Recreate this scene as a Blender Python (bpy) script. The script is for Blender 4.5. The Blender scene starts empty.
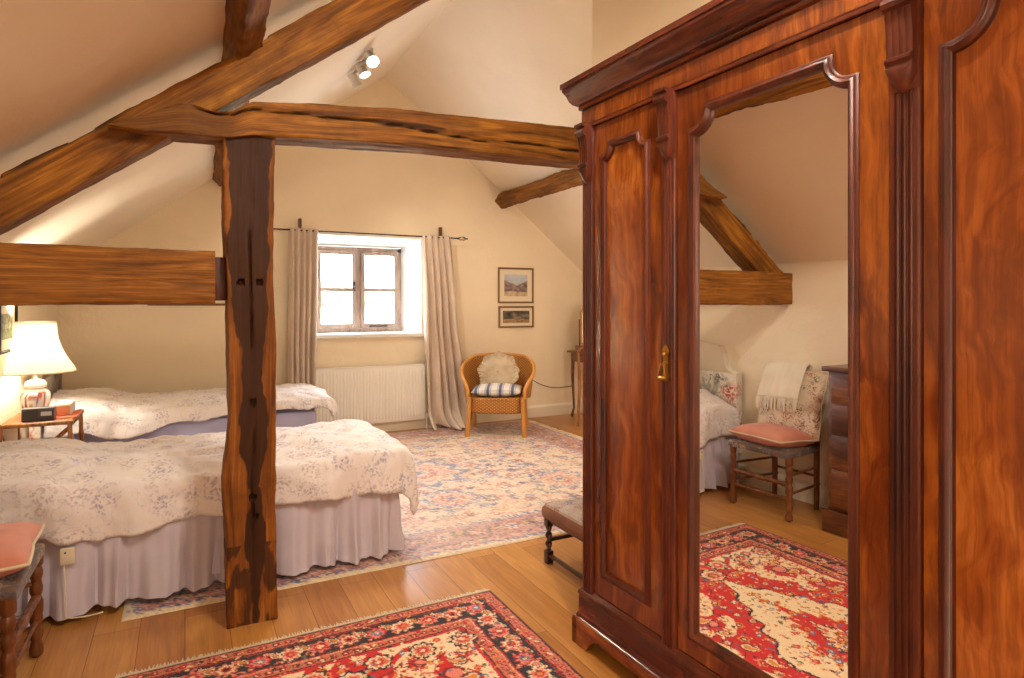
import bpy, bmesh, math, random
import numpy as np
from mathutils import Vector, Matrix, noise as mn
PI = math.pi
R = math.radians
random.seed(7)
SC = bpy.context.scene
COL = SC.collection

# ------------------------------------------------------------------ helpers
def lin(c):
    return tuple(((v/255)/12.92 if v/255 <= 0.04045 else ((v/255+0.055)/1.055)**2.4) for v in c)

def C(r, g, b):
    return lin((r, g, b)) + (1.0,)

def nz(x, y, z=0.0, oct=3):
    return mn.fractal(Vector((x, y, z)), 0.9, 2.0, oct)

def smooth(a, b, x):
    if a == b: return float(x > a)
    t = max(0., min(1., (x-a)/(b-a)))
    return t*t*(3-2*t)

def lerp(a, b, t): return a+(b-a)*t

def interp(x, pts):
    if x <= pts[0][0]: return pts[0][1]
    for (x0, y0), (x1, y1) in zip(pts, pts[1:]):
        if x <= x1: return lerp(y0, y1, (x-x0)/(x1-x0))
    return pts[-1][1]

class MB:
    """collects shapes into one mesh"""
    def __init__(s):
        s.bm = bmesh.new(); s.attrs = {}
    def box(s, lo, hi, bev=0.003, rz=0, M=None):
        c = [(a+b)/2 for a, b in zip(lo, hi)]
        d = [abs(b-a) for a, b in zip(lo, hi)]
        r = bmesh.ops.create_cube(s.bm, size=1)
        vs = r['verts']
        for v in vs: v.co = Vector((v.co.x*d[0], v.co.y*d[1], v.co.z*d[2]))
        if bev > 0 and bev < min(d)*0.49:
            es = list({e for v in vs for e in v.link_edges})
            b = bmesh.ops.bevel(s.bm, geom=es, offset=bev, segments=2, affect='EDGES', profile=0.5)
            vs = list({v for f in b['faces'] for v in f.verts} | {v for v in vs if v.is_valid})
        T = Matrix.Translation(c) @ Matrix.Rotation(rz, 4, 'Z')
        if M is not None: T = M @ T
        for v in vs: v.co = T @ v.co
        return s
    def grid(s, fn, nu, nv, closeu=False, closev=False):
        rows = []
        for i in range(nu if closeu else nu+1):
            rows.append([s.bm.verts.new(fn(i/nu, j/nv)) for j in range(nv if closev else nv+1)])
        a = len(rows); b = len(rows[0])
        for i in range(a if closeu else a-1):
            for j in range(b if closev else b-1):
                q = (rows[i][j], rows[(i+1) % a][j], rows[(i+1) % a][(j+1) % b], rows[i][(j+1) % b])
                try: s.bm.faces.new(q)
                except ValueError: pass
        return rows
    def tube(s, pts, r, n=10, caps=True):
        pts = [Vector(p) for p in pts]
        rows = []
        up = None
        for i, p in enumerate(pts):
            t = (pts[min(i+1, len(pts)-1)]-pts[max(i-1, 0)])
            if t.length < 1e-9: t = Vector((0, 0, 1))
            t.normalize()
            if up is None:
                up = Vector((0, 0, 1)) if abs(t.z) < .9 else Vector((1, 0, 0))
            a = t.cross(up)
            if a.length < 1e-6: a = t.orthogonal()
            a.normalize(); b = t.cross(a).normalized(); up = -b if False else a.cross(t)
            rr = r[i] if isinstance(r, (list, tuple)) else (r(i/(len(pts)-1)) if callable(r) else r)
            rows.append([s.bm.verts.new(p+(a*math.cos(2*PI*k/n)+b*math.sin(2*PI*k/n))*rr) for k in range(n)])
        for i in range(len(rows)-1):
            for k in range(n):
                s.bm.faces.new((rows[i][k], rows[i][(k+1) % n], rows[i+1][(k+1) % n], rows[i+1][k]))
        if caps:
            s.bm.faces.new(rows[0][::-1]); s.bm.faces.new(rows[-1])
        return s
    def lathe(s, prof, p0=(0, 0, 0), axis=(0, 0, 1), n=20):
        """prof: list of (r, h) along axis from p0"""
        ax = Vector(axis).normalized(); a = ax.orthogonal().normalized(); b = ax.cross(a)
        p0 = Vector(p0); rows = []
        for r, h in prof:
            rows.append([s.bm.verts.new(p0+ax*h+(a*math.cos(2*PI*k/n)+b*math.sin(2*PI*k/n))*max(r, 1e-4)) for k in range(n)])
        for i in range(len(rows)-1):
            for k in range(n):
                s.bm.faces.new((rows[i][k], rows[i][(k+1) % n], rows[i+1][(k+1) % n], rows[i+1][k]))
        s.bm.faces.new(rows[0][::-1]); s.bm.faces.new(rows[-1])
        return s
    def face(s, pts):
        return s.bm.faces.new([s.bm.verts.new(p) for p in pts])
    def ball(s, c, r, sc=(1, 1, 1), sub=2, jit=0):
        q = bmesh.ops.create_icosphere(s.bm, subdivisions=sub, radius=1)
        for v in q['verts']:
            k = 1+(jit*nz(v.co.x*1.7+c[0]*3, v.co.y*1.7+c[1]*3, v.co.z*1.7) if jit else 0)
            v.co = Vector((c[0]+v.co.x*r*sc[0]*k, c[1]+v.co.y*r*sc[1]*k, c[2]+v.co.z*r*sc[2]*k))
        return s
    def fill(s, loops, fn):
        """flat polygon with holes, loops of 2d points mapped by fn"""
        es = []
        for lp in loops:
            vs = [s.bm.verts.new(fn(*p)) for p in lp]
            for i in range(len(vs)): es.append(s.bm.edges.new((vs[i], vs[(i+1) % len(vs)])))
        bmesh.ops.triangle_fill(s.bm, use_beauty=True, use_dissolve=False, edges=es)
        return s
    def sweep(s, path, prof, fn, closed=True):
        """path 2d, prof (offset to the left of travel, height), fn(u,v,h)"""
        n = len(path); rows = []
        for i in range(n):
            p = Vector(path[i])
            if closed or 0 < i < n-1:
                a = (p-Vector(path[i-1])).normalized(); b = (Vector(path[(i+1) % n])-p).normalized()
            elif i == 0: a = b = (Vector(path[1])-p).normalized()
            else: a = b = (p-Vector(path[i-1])).normalized()
            na = Vector((-a.y, a.x)); nb = Vector((-b.y, b.x))
            m = na+nb
            m = m/max(1e-6, m.length)
            k = 1/max(.35, m.dot(na))
            rows.append([s.bm.verts.new(fn(p.x+m.x*k*o, p.y+m.y*k*o, h)) for o, h in prof])
        for i in range(n if closed else n-1):
            A, B = rows[i], rows[(i+1) % n]
            for j in range(len(prof)-1):
                s.bm.faces.new((A[j], B[j], B[j+1], A[j+1]))
        if not closed and len(prof) > 2:
            for rr in (rows[0], rows[-1]):
                try: s.bm.faces.new(rr)
                except ValueError: pass
        return s
    def build(s, name, mat, parent=None, angle=38, recalc=True):
        if recalc: bmesh.ops.recalc_face_normals(s.bm, faces=s.bm.faces[:])
        me = bpy.data.meshes.new(name)
        s.bm.to_mesh(me); s.bm.free()
        me.polygons.foreach_set('use_smooth', [True]*len(me.polygons))
        try: me.set_sharp_from_angle(angle=R(angle))
        except Exception: pass
        me.materials.append(mat)
        o = bpy.data.objects.new(name, me); COL.objects.link(o)
        if parent is not None: o.parent = parent
        return o

def thing(name, label, cat, loc=(0, 0, 0), rz=0, group=None):
    o = bpy.data.objects.new(name, None); COL.objects.link(o)
    o.empty_display_size = .1
    o.location = loc; o.rotation_euler = (0, 0, rz)
    o['label'] = label; o['category'] = cat
    if group: o['group'] = group
    return o

def tag(o, label, cat, group=None, kind=None):
    o['label'] = label; o['category'] = cat
    if group: o['group'] = group
    if kind: o['kind'] = kind
    return o

def struct(o, label=None, cat=None):
    o['kind'] = 'structure'
    if label: o['label'] = label
    if cat: o['category'] = cat
    return o

# ------------------------------------------------------------------ materials
class NT:
    def __init__(s, name):
        s.m = bpy.data.materials.new(name); s.m.use_nodes = True
        s.t = s.m.node_tree; s.t.nodes.clear()
        s.out = s.t.nodes.new('ShaderNodeOutputMaterial')
        s.b = s.t.nodes.new('ShaderNodeBsdfPrincipled')
        s.t.links.new(s.b.outputs[0], s.out.inputs[0])
    def n(s, typ, ins=None, out=0, **kw):
        nd = s.t.nodes.new('ShaderNode'+typ)
        for k, v in kw.items(): setattr(nd, k, v)
        for k, v in (ins or {}).items(): s.put(nd, k, v)
        return nd.outputs[out]
    def put(s, nd, k, v):
        sk = nd.inputs[k]
        if isinstance(v, bpy.types.NodeSocket): s.t.links.new(v, sk)
        else: sk.default_value = v
    def set(s, **kw):
        for k, v in kw.items(): s.put(s.b, k.replace('_', ' '), v)
        return s
    def obj(s, scale=(1, 1, 1), rot=(0, 0, 0), loc=(0, 0, 0)):
        c = s.n('TexCoord', out=3)
        return s.n('Mapping', {'Vector': c, 'Scale': scale, 'Rotation': rot, 'Location': loc})
    def attr(s, name, out=1, scale=None):
        a = s.n('Attribute', out=out, attribute_name=name)
        if scale: a = s.n('Mapping', {'Vector': a, 'Scale': scale})
        return a
    def noise(s, vec, scale, detail=4, rough=.55, dist=0, out=0):
        return s.n('TexNoise', {'Vector': vec, 'Scale': scale, 'Detail': detail, 'Roughness': rough, 'Distortion': dist}, out=out)
    def vor(s, vec, scale, out=0, feature='F1', rnd=1):
        return s.n('TexVoronoi', {'Vector': vec, 'Scale': scale, 'Randomness': rnd}, out=out, feature=feature)
    def ramp(s, f, stops, interp='LINEAR'):
        nd = s.t.nodes.new('ShaderNodeValToRGB'); cr = nd.color_ramp; cr.interpolation = interp
        while len(cr.elements) < len(stops): cr.elements.new(.5)
        for e, (p, c) in zip(cr.elements, stops):
            e.position = p; e.color = c if len(c) == 4 else tuple(c)+(1,)
        s.t.links.new(f, nd.inputs[0]); return nd.outputs[0]
    def mix(s, f, a, b, mode='MIX'):
        nd = s.t.nodes.new('ShaderNodeMix'); nd.data_type = 'RGBA'; nd.blend_type = mode
        s.put(nd, 0, f); s.put(nd, 6, a); s.put(nd, 7, b); return nd.outputs[2]
    def math(s, op, a, b=0.0, c=None):
        nd = s.t.nodes.new('ShaderNodeMath'); nd.operation = op
        s.put(nd, 0, a); s.put(nd, 1, b)
        if c is not None: s.put(nd, 2, c)
        return nd.outputs[0]
    def vadd(s, a, b, op='ADD'):
        nd = s.t.nodes.new('ShaderNodeVectorMath'); nd.operation = op
        s.put(nd, 0, a); s.put(nd, 1, b); return nd.outputs[0]
    def bump(s, h, strength=.3, dist=.01):
        s.put(s.b, 'Normal', s.n('Bump', {'Height': h, 'Strength': strength, 'Distance': dist}))
        return s
W1 = (1, 1, 1, 1); K0 = (0, 0, 0, 1)

def plaster(name, col, var=.06):
    t = NT(name); v = t.obj()
    n1 = t.noise(v, 1.3, 4); n2 = t.noise(v, 55, 5)
    c2 = tuple(x*(1-var) for x in col[:3])+(1,)
    t.set(Base_Color=t.ramp(n1, [(.35, c2), (.65, col)]), Roughness=.9)
    h = t.math('ADD', t.math('MULTIPLY', t.noise(v, 6, 3), 2.0), t.math('MULTIPLY', n2, .25))
    return t.bump(h, .25, .02).m

M = {}
M['wall'] = plaster('cream_plaster', C(246, 228, 198))
M['ceil'] = plaster('ceiling_plaster', C(246, 230, 206))
M['reveal'] = plaster('white_reveal', C(243, 240, 232), .03)
M['gloss_white'] = NT('cream_gloss_paint').set(Base_Color=C(238, 226, 204), Roughness=.4).m
M['radiator'] = NT('radiator_enamel').set(Base_Color=C(240, 233, 222), Roughness=.3).m

# oak floor: long boards running away from the camera
def floor_mat():
    t = NT('oak_floor_boards')
    v = t.obj(rot=(0, 0, R(90)))
    br = t.n('TexBrick', {'Vector': v, 'Color1': (.15, .15, .15, 1), 'Color2': (.9, .9, .9, 1), 'Mortar': K0, 'Scale': 1.0,
             'Mortar Size': .0014, 'Mortar Smooth': .3, 'Bias': 0., 'Brick Width': 2.3, 'Row Height': .172},
             offset=.37, offset_frequency=2)
    nd = br.node
    gcoord = t.obj(scale=(9, .9, 1))
    off = t.mix(1.0, gcoord, t.vadd(br, (37., 11., 5.), 'MULTIPLY'), 'ADD')
    g1 = t.noise(off, 1.6, 6, .6, 1.4)
    g2 = t.noise(t.obj(scale=(70, 2.2, 1)), 1.5, 5, .6, .4)
    base = t.ramp(g1, [(.28, C(146, 88, 34)), (.5, C(186, 118, 46)), (.72, C(212, 150, 72))])
    base = t.mix(.5, base, t.ramp(br, [(.1, C(158, 98, 42)), (.9, C(216, 160, 88))]))
    base = t.mix(t.math('MULTIPLY', t.ramp(g2, [(.45, K0), (.7, W1)]), .35), base, C(130, 78, 36))
    kn = t.vor(t.obj(scale=(1, .55, 1)), 2.6)
    base = t.mix(t.ramp(kn, [(.03, (.75,)*3), (.09, K0)]), base, C(84, 46, 22))
    base = t.mix(nd.outputs[1], base, C(96, 54, 22))
    t.set(Base_Color=base, Roughness=t.ramp(g1, [(.3, (.3,)*3), (.7, (.42,)*3)]))
    t.b.inputs['Coat Weight'].default_value = .25
    t.b.inputs['Coat Roughness'].default_value = .18
    h = t.math('SUBTRACT', t.math('MULTIPLY', g2, .15), nd.outputs[1])
    return t.bump(h, .35, .003).m
M['floor'] = floor_mat()

def beam_mat(name, dark, mid, light, stain_shade, gscale=1.0, rough=.62):
    t = NT(name)
    gc = t.attr('gc', scale=(.8*gscale, 8*gscale, 8*gscale))
    g1 = t.noise(gc, 1.5, 5, .55, 2.2)
    gf = t.attr('gc', scale=(2.5, 95, 95))
    g2 = t.noise(gf, 1.4, 6, .6, .6)
    pt = t.noise(t.attr('gc'), 2.6, 5, .65)
    c = t.ramp(g1, [(.28, dark), (.48, mid), (.7, light)])
    c = t.mix(t.math('MULTIPLY', t.ramp(g2, [(.42, W1), (.6, K0)]), .42), c, dark)
    c = t.mix(t.math('MULTIPLY', t.ramp(pt, [(.46, K0), (.66, W1)]), .6), c, dark)
    st = t.attr('stain_shade', out=2)
    edge = t.math('ADD', st, t.math('MULTIPLY', t.math('SUBTRACT', g1, .5), .35))
    c = t.mix(t.ramp(edge, [(.3, K0), (.6, (.93,)*3)]), c, t.mix(g2, stain_shade, tuple(x*1.9 for x in (stain_shade[0]*1.15, stain_shade[1], stain_shade[2]*.8))+(1,)))
    t.set(Base_Color=c, Roughness=rough)
    t.b.inputs['Specular IOR Level'].default_value = .25
    h = t.math('ADD', t.math('MULTIPLY', g2, .6), g1)
    return t.bump(h, .6, .006).m
M['beam'] = beam_mat('old_oak', C(70, 38, 8), C(142, 86, 20), C(182, 120, 36), C(42, 24, 9))
M['beam_lo'] = beam_mat('old_oak_curly', C(80, 46, 12), C(140, 86, 26), C(174, 114, 42), C(48, 28, 12), 1.6)
M['post'] = beam_mat('old_oak_post', C(76, 38, 10), C(142, 82, 24), C(176, 110, 38), C(40, 21, 10))

def mahog(name, axis='z', dark=C(70, 27, 12), mid=C(120, 56, 18), light=C(160, 88, 30), flame=.7, rough=.22, coat=.5):
    t = NT(name)
    sc = {'z': (5, 5, .55), 'y': (5, .55, 5), 'x': (.55, 5, 5)}[axis]
    v = t.obj(scale=sc)
    w = t.noise(t.obj(scale=(1.4, 1.4, 1.4)), 1.7, 3, .5, out=1)
    v2 = t.vadd(v, t.vadd(w, (1.6*flame,)*3, 'MULTIPLY'))
    g1 = t.noise(v2, 1.3, 5, .55, 1.2)
    sf = {'z': (60, 60, 2), 'y': (60, 2, 60), 'x': (2, 60, 60)}[axis]
    g2 = t.noise(t.vadd(t.obj(scale=sf), t.vadd(w, (5.,)*3, 'MULTIPLY')), 1.2, 5, .6, .5)
    c = t.ramp(g1, [(.3, dark), (.47, mid), (.66, light)])
    c = t.mix(t.math('MULTIPLY', t.ramp(g2, [(.4, W1), (.58, K0)]), .45), c, dark)
    t.set(Base_Color=c, Roughness=rough)
    t.b.inputs['Coat Weight'].default_value = coat; t.b.inputs['Coat Roughness'].default_value = .12
    return t.bump(g2, .08, .002).m
M['mah'] = mahog('mahogany')
M['mah_y'] = mahog('mahogany_lengthwise', 'y')
M['mah_panel'] = mahog('mahogany_flame_panel', 'z', C(92, 40, 14), C(150, 76, 26), C(186, 110, 44), .9)
M['mah_dark'] = mahog('mahogany_moulding', 'z', C(52, 19, 10), C(88, 35, 17), C(112, 50, 24), .5, .42, .08)
M['mah_dark_y'] = mahog('mahogany_moulding_lengthwise', 'y', C(52, 19, 10), C(92, 37, 18), C(122, 56, 26), .5, .26, .4)
M['drawer_wood'] = mahog('oak_drawer', 'y', C(70, 36, 16), C(118, 66, 30), C(150, 90, 44), .8, .4, .2)
M['chair_wood'] = mahog('turned_oak', 'z', C(60, 30, 14), C(118, 64, 28), C(150, 88, 42), .5, .35, .3)
M['dark_oak'] = mahog('dark_twist_oak', 'z', C(28, 16, 10), C(58, 32, 18), C(84, 50, 28), .5, .35, .3)
M['pine'] = mahog('bentwood', 'z', C(130, 76, 34), C(180, 118, 62), C(205, 146, 86), .5, .35, .3)
M['walnut'] = mahog('walnut_table', 'y', C(60, 30, 14), C(108, 60, 30), C(140, 84, 44), .5, .35, .3)
M['win_wood'] = mahog('weathered_window_oak', 'z', C(120, 96, 84), C(158, 132, 116), C(176, 152, 134), .4, .6, 0)
M['mirror'] = NT('mirror_silver').set(Base_Color=(.93, .93, .92, 1), Metallic=1.0, Roughness=.006).m
M['brass'] = NT('brass').set(Base_Color=C(196, 152, 74), Metallic=1.0, Roughness=.28).m
M['iron'] = NT('black_iron').set(Base_Color=C(42, 32, 26), Metallic=.6, Roughness=.5).m
M['steel'] = NT('satin_steel').set(Base_Color=C(200, 196, 190), Metallic=1.0, Roughness=.3).m
M['white_plastic'] = NT('cream_plastic').set(Base_Color=C(226, 214, 186), Roughness=.4).m
M['black_plastic'] = NT('dark_grey_plastic').set(Base_Color=C(66, 58, 56), Roughness=.45).m
M['grille'] = NT('radio_grille').set(Base_Color=C(40, 36, 36), Roughness=.6).m
M['orange_card'] = NT('orange_card').set(Base_Color=C(206, 142, 100), Roughness=.6).m
M['red_plastic'] = NT('orange_red_plastic').set(Base_Color=C(196, 84, 50), Roughness=.5).m
M['cream_card'] = NT('cream_card').set(Base_Color=C(226, 216, 196), Roughness=.7).m
M['cable'] = NT('dark_cable').set(Base_Color=C(60, 46, 36), Roughness=.6).m

def glass():
    t = NT('window_glass')
    tr = t.t.nodes.new('ShaderNodeBsdfTransparent'); gl = t.t.nodes.new('ShaderNodeBsdfGlossy')
    gl.inputs['Roughness'].default_value = .02
    mx = t.t.nodes.new('ShaderNodeMixShader'); mx.inputs[0].default_value = .05
    t.t.links.new(tr.outputs[0], mx.inputs[1]); t.t.links.new(gl.outputs[0], mx.inputs[2])
    t.t.links.new(mx.outputs[0], t.out.inputs[0]); return t.m
M['glass'] = glass()

def fabric(name, col, col2=None, weave=260, rough=.9, bump=.15, sheen=.2):
    t = NT(name); v = t.obj()
    n1 = t.noise(v, 7, 4); w = t.noise(v, weave, 2)
    t.set(Base_Color=t.ramp(n1, [(.3, col2 or tuple(x*.88 for x in col[:3])+(1,)), (.7, col)]), Roughness=rough)
    t.b.inputs['Sheen Weight'].default_value = sheen
    return t.bump(w, bump, .002).m
M['curtain'] = fabric('beige_curtain_linen', C(224, 204, 184))
M['valance'] = fabric('lilac_grey_cotton', C(206, 194, 204))
M['sheet'] = fabric('lavender_sheet', C(190, 186, 216))
M['mattress'] = fabric('mattress_ticking', C(205, 200, 214))
M['pink'] = fabric('salmon_pink_cushion', C(214, 142, 116), C(200, 124, 102))
M['piping'] = fabric('cream_piping', C(226, 206, 170))
M['ivory'] = fabric('ivory_wool', C(236, 222, 198), weave=120, bump=.5)
M['hide'] = fabric('brown_upholstery', C(150, 98, 66), C(120, 74, 46), weave=90)
M['ruffle'] = fabric('beige_crochet', C(206, 188, 160), C(176, 152, 122), weave=90, bump=.8)

def sprig(name, base, cols, scale=5.5, thr=.30, vine=.018, amount=.85, pr=(.22, .5)):
    """cloth scattered with small flowers and trailing stems"""
    t = NT(name); v = t.obj()
    w = t.noise(v, 9, 3, .6, out=1)
    vw = t.vadd(v, t.vadd(t.vadd(w, (.5, .5, .5), 'SUBTRACT'), (.10, .10, .10), 'MULTIPLY'))
    d = t.vor(vw, scale); cc = t.vor(vw, scale, out=1)
    fl = t.ramp(d, [(thr*.55, W1), (thr, K0)])
    pet = t.ramp(t.vor(vw, scale*6.5), [(pr[0], W1), (pr[1], K0)])
    fm = t.math('MULTIPLY', fl, pet)
    nn = t.noise(v, scale*.75, 2, .5, 1.2)
    vn = t.ramp(t.math('ABSOLUTE', t.math('SUBTRACT', nn, .5)), [(vine*.4, W1), (vine, K0)])
    lf = t.math('MULTIPLY', t.ramp(t.vor(vw, scale*4.2), [(.12, W1), (.25, K0)]),
                t.ramp(t.math('ABSOLUTE', t.math('SUBTRACT', nn, .5)), [(vine*2.2, W1), (vine*4, K0)]))
    m = t.math('MAXIMUM', fm, t.math('MAXIMUM', t.math('MULTIPLY', vn, .55), t.math('MULTIPLY', lf, .8)))
    sep = t.n('SeparateColor', {'Color': cc})
    fc = t.ramp(sep, [(i/len(cols), c) for i, c in enumerate(cols)], 'CONSTANT')
    t.set(Base_Color=t.mix(t.math('MULTIPLY', m, amount), base, fc), Roughness=.8)
    t.b.inputs['Sheen Weight'].default_value = .2
    return t.bump(t.noise(v, 14, 4, .6), .22, .02).m
M['duvet'] = sprig('floral_duvet_cotton', C(236, 226, 220), [C(142, 130, 170), C(170, 150, 166), C(132, 122, 162), C(180, 152, 148)], 8.5, .60, .006, .62, (.28, .55))
M['rose'] = sprig('rose_chintz', C(232, 220, 200), [C(190, 62, 42), C(226, 214, 190), C(206, 84, 60), C(96, 104, 76), C(230, 216, 196)], 6.5, .62, .03, .97, (.4, .75))
M['tapestry'] = sprig('floral_tapestry', C(226, 204, 176), [C(120, 64, 60), C(90, 78, 100), C(174, 102, 80), C(70, 60, 60)], 12, .65, .012, .97, (.34, .6))
M['seat_tap'] = sprig('dark_floral_seat', C(92, 74, 60), [C(200, 170, 130), C(150, 90, 70), C(190, 160, 140), C(110, 100, 110)], 20, .6, .02, .9, (.3, .6))
M['stool_tap'] = sprig('faded_floral_needlework', C(186, 164, 144), [C(76, 80, 124), C(150, 84, 66), C(206, 190, 166), C(104, 92, 84)], 13, .65, .02, .95, (.34, .6))

def wicker():
    t = NT('woven_cane')
    uv = t.attr('wk')
    sep = t.n('SeparateXYZ', {'Vector': uv}); X = sep; Y = sep.node.outputs[1]
    a = t.math('SINE', t.math('MULTIPLY', X, 2*PI*24)); b = t.math('SINE', t.math('MULTIPLY', Y, 2*PI*34))
    p = t.math('MULTIPLY', a, b)
    c = t.ramp(p, [(.0, C(164, 104, 44)), (.45, C(198, 138, 64)), (1, C(214, 158, 82))])
    t.set(Base_Color=c, Roughness=.45)
    return t.bump(p, .5, .004).m
M['wicker'] = wicker()
M['cane'] = NT('cane_pole').set(Base_Color=C(206, 144, 72), Roughness=.4).m
def bamboo():
    t = NT('bamboo'); v = t.obj(scale=(30, 30, 3))
    t.set(Base_Color=t.ramp(t.noise(v, 2, 4), [(.35, C(120, 70, 28)), (.6, C(182, 122, 60))]), Roughness=.4); return t.m
M['bamboo'] = bamboo()

def vcol(name, rough=.92, bumpscale=300, sheen=.15, bump=.25):
    t = NT(name)
    a = t.n('Attribute', out=0, attribute_name='paint')
    w = t.noise(t.obj(), bumpscale, 2)
    t.set(Base_Color=t.mix(.16, a, t.ramp(w, [(.35, K0), (.65, W1)]), 'OVERLAY'), Roughness=rough)
    t.b.inputs['Sheen Weight'].default_value = sheen
    return t.bump(w, bump, .003).m
M['rug'] = vcol('knotted_wool_pile')
M['rug_pale'] = vcol('worn_silk_pile', rough=.62, bumpscale=160, sheen=.3)
M['painted'] = vcol('printed_paper', rough=.6, bumpscale=5, sheen=0, bump=0)
M['stripe'] = vcol('woven_check_cotton', bumpscale=300)
M['china'] = vcol('glazed_china', rough=.12, bumpscale=5, sheen=0, bump=0)
M['fringe'] = fabric('undyed_wool_fringe', C(222, 204, 172), weave=200)

def shade():
    t = NT('lamp_shade_silk')
    t.set(Base_Color=C(253, 248, 236), Roughness=.8)
    tl = t.t.nodes.new('ShaderNodeBsdfTranslucent'); tl.inputs[0].default_value = C(255, 252, 240)
    mx = t.t.nodes.new('ShaderNodeMixShader'); mx.inputs[0].default_value = .6
    t.t.links.new(t.b.outputs[0], mx.inputs[1]); t.t.links.new(tl.outputs[0], mx.inputs[2])
    t.t.links.new(mx.outputs[0], t.out.inputs[0]); return t.m
M['shade'] = shade()
def emit(name, col, st):
    t = NT(name); t.set(Base_Color=col); t.b.inputs['Emission Color'].default_value = col
    t.b.inputs['Emission Strength'].default_value = st; return t.m
M['bulb'] = emit('lit_bulb', (1, .86, .62, 1), 14)

# ------------------------------------------------------------------ room
XL, XR, YF, YN = -1.0, 4.95, 6.76, -2.0      # left wall, right wall, gable, near end
RX, RZ = 1.96, 3.93                          # ridge
SL = .75
def zl(x): return RZ-SL*(RX-x)
def zr(x): return RZ-.80*(x-RX)
PX, PY = 2.16, 3.08                          # partition face, its end

m = MB(); m.grid(lambda u, v: (lerp(XL-.1, XR+.1, u), lerp(YN-.1, YF+.6, v), 0), 1, 1)
floor = struct(m.build('floor', M['floor'], recalc=False), 'honey oak floorboards running towards the window', 'floor')
m = MB(); m.box((XL-.1, YN, -.12), (XR+.1, YF+.5, -.012), 0); struct(m.build('trim_5', M['gloss_white']))

def ceil_plane(x0, x1, zf, name):
    m = MB()
    def fn(u, v):
        x = lerp(x0, x1, u); y = lerp(YN-.1, YF+.05, v)
        return (x, y, zf(x)+.012*nz(x*.8, y*.5, 3))
    m.grid(fn, 24, 50)
    for f in list(m.bm.faces): pass
    return m.build(name, M['ceil'])
cl = struct(ceil_plane(XL-.12, RX, zl, 'ceiling_left'), 'cream plaster slope on the left', 'ceiling')
cr = struct(ceil_plane(RX, XR+.12, zr, 'ceiling_right'), 'cream plaster slope on the right', 'ceiling')

m = MB(); m.box((XL-.2, YN-.1, 0), (XL, YF+.1, zl(XL)+.06), 0)
struct(m.build('wall_left', M['wall']), 'low cream wall behind the beds', 'wall')
m = MB(); m.box((XR, PY, 0), (XR+.2, YF+.1, zr(XR)+.06), 0); struct(m.build('wall_right', M['wall']), 'low cream wall beyond the dressing table', 'wall')
m = MB()
for y in (YN, YN-.1):
    m.face([(XL-.1, y, 0), (PX+.1, y, 0), (PX+.1, y, zr(PX)+.2), (RX, y, RZ+.1), (XL-.1, y, zl(XL)+.05)])
struct(m.build('wall_near', M['wall']), 'cream wall behind the camera', 'wall')
m = MB()   # partition block beside the wardrobe, up to the slope
prof = [(PX, 0), (XR+.1, 0), (XR+.1, zr(XR)+.05), (PX, zr(PX)+.05)]
m.grid(lambda u, v: (prof[int(round(u*4)) % 4][0], lerp(YN-.1, PY, v), prof[int(round(u*4)) % 4][1]), 4, 1, closeu=True)
m.face([(p[0], PY, p[1]) for p in prof])
struct(m.build('wall_partition', M['wall']), 'cream partition wall behind the wardrobe', 'wall')

# gable wall with splayed window opening
WX0, WX1, WZ0, WZ1 = 1.19, 2.38, 1.075, 2.145
IX0, IX1, IZ0, IZ1 = 1.255, 2.275, 1.085, 2.065
YI = 7.2
m = MB()
def gz(x): return (zl(x) if x < RX else zr(x))+.05
m.face([(XL-.1, YF, 0), (WX0, YF, 0), (WX0, YF, gz(WX0)), (XL-.1, YF, gz(XL-.1))])
m.face([(WX1, YF, 0), (XR+.1, YF, 0), (XR+.1, YF, gz(XR+.1)), (WX1, YF, gz(WX1))])
m.face([(WX0, YF, 0), (WX1, YF, 0), (WX1, YF, WZ0), (WX0, YF, WZ0)])
m.face([(WX0, YF, WZ1), (WX1, YF, WZ1), (WX1, YF, gz(WX1)), (RX, YF, RZ+.05), (WX0, YF, gz(WX0))])
m.face([(XL-.1, YI+.1, -.1), (IX0, YI+.1, -.1), (IX0, YI+.1, gz(WX0)), (XL-.1, YI+.1, gz(XL-.1))])
m.face([(IX1, YI+.1, -.1), (XR+.1, YI+.1, -.1), (XR+.1, YI+.1, gz(XR+.1)), (IX1, YI+.1, gz(WX1))])
m.face([(IX0, YI+.1, -.1), (IX1, YI+.1, -.1), (IX1, YI+.1, IZ0), (IX0, YI+.1, IZ0)])
m.face([(IX0, YI+.1, IZ1), (IX1, YI+.1, IZ1), (IX1, YI+.1, gz(WX1)), (IX0, YI+.1, gz(WX0))])
wall_far = struct(m.build('wall_far', M['wall'], recalc=False), 'cream gable wall with the small window', 'wall')
m = MB()
o = [(WX0, WZ0), (WX1, WZ0), (WX1, WZ1), (WX0, WZ1)]; i_ = [(IX0, IZ0), (IX1, IZ0), (IX1, IZ1), (IX0, IZ1)]
for k in range(4):
    a, b, c, d = o[k], o[(k+1) % 4], i_[(k+1) % 4], i_[k]
    m.face([(a[0], YF, a[1]), (b[0], YF, b[1]), (c[0], YI+.1, c[1]), (d[0], YI+.1, d[1])])
struct(m.build('trim_1', M['reveal'], recalc=False), 'white splayed window reveal', 'reveal')

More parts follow.
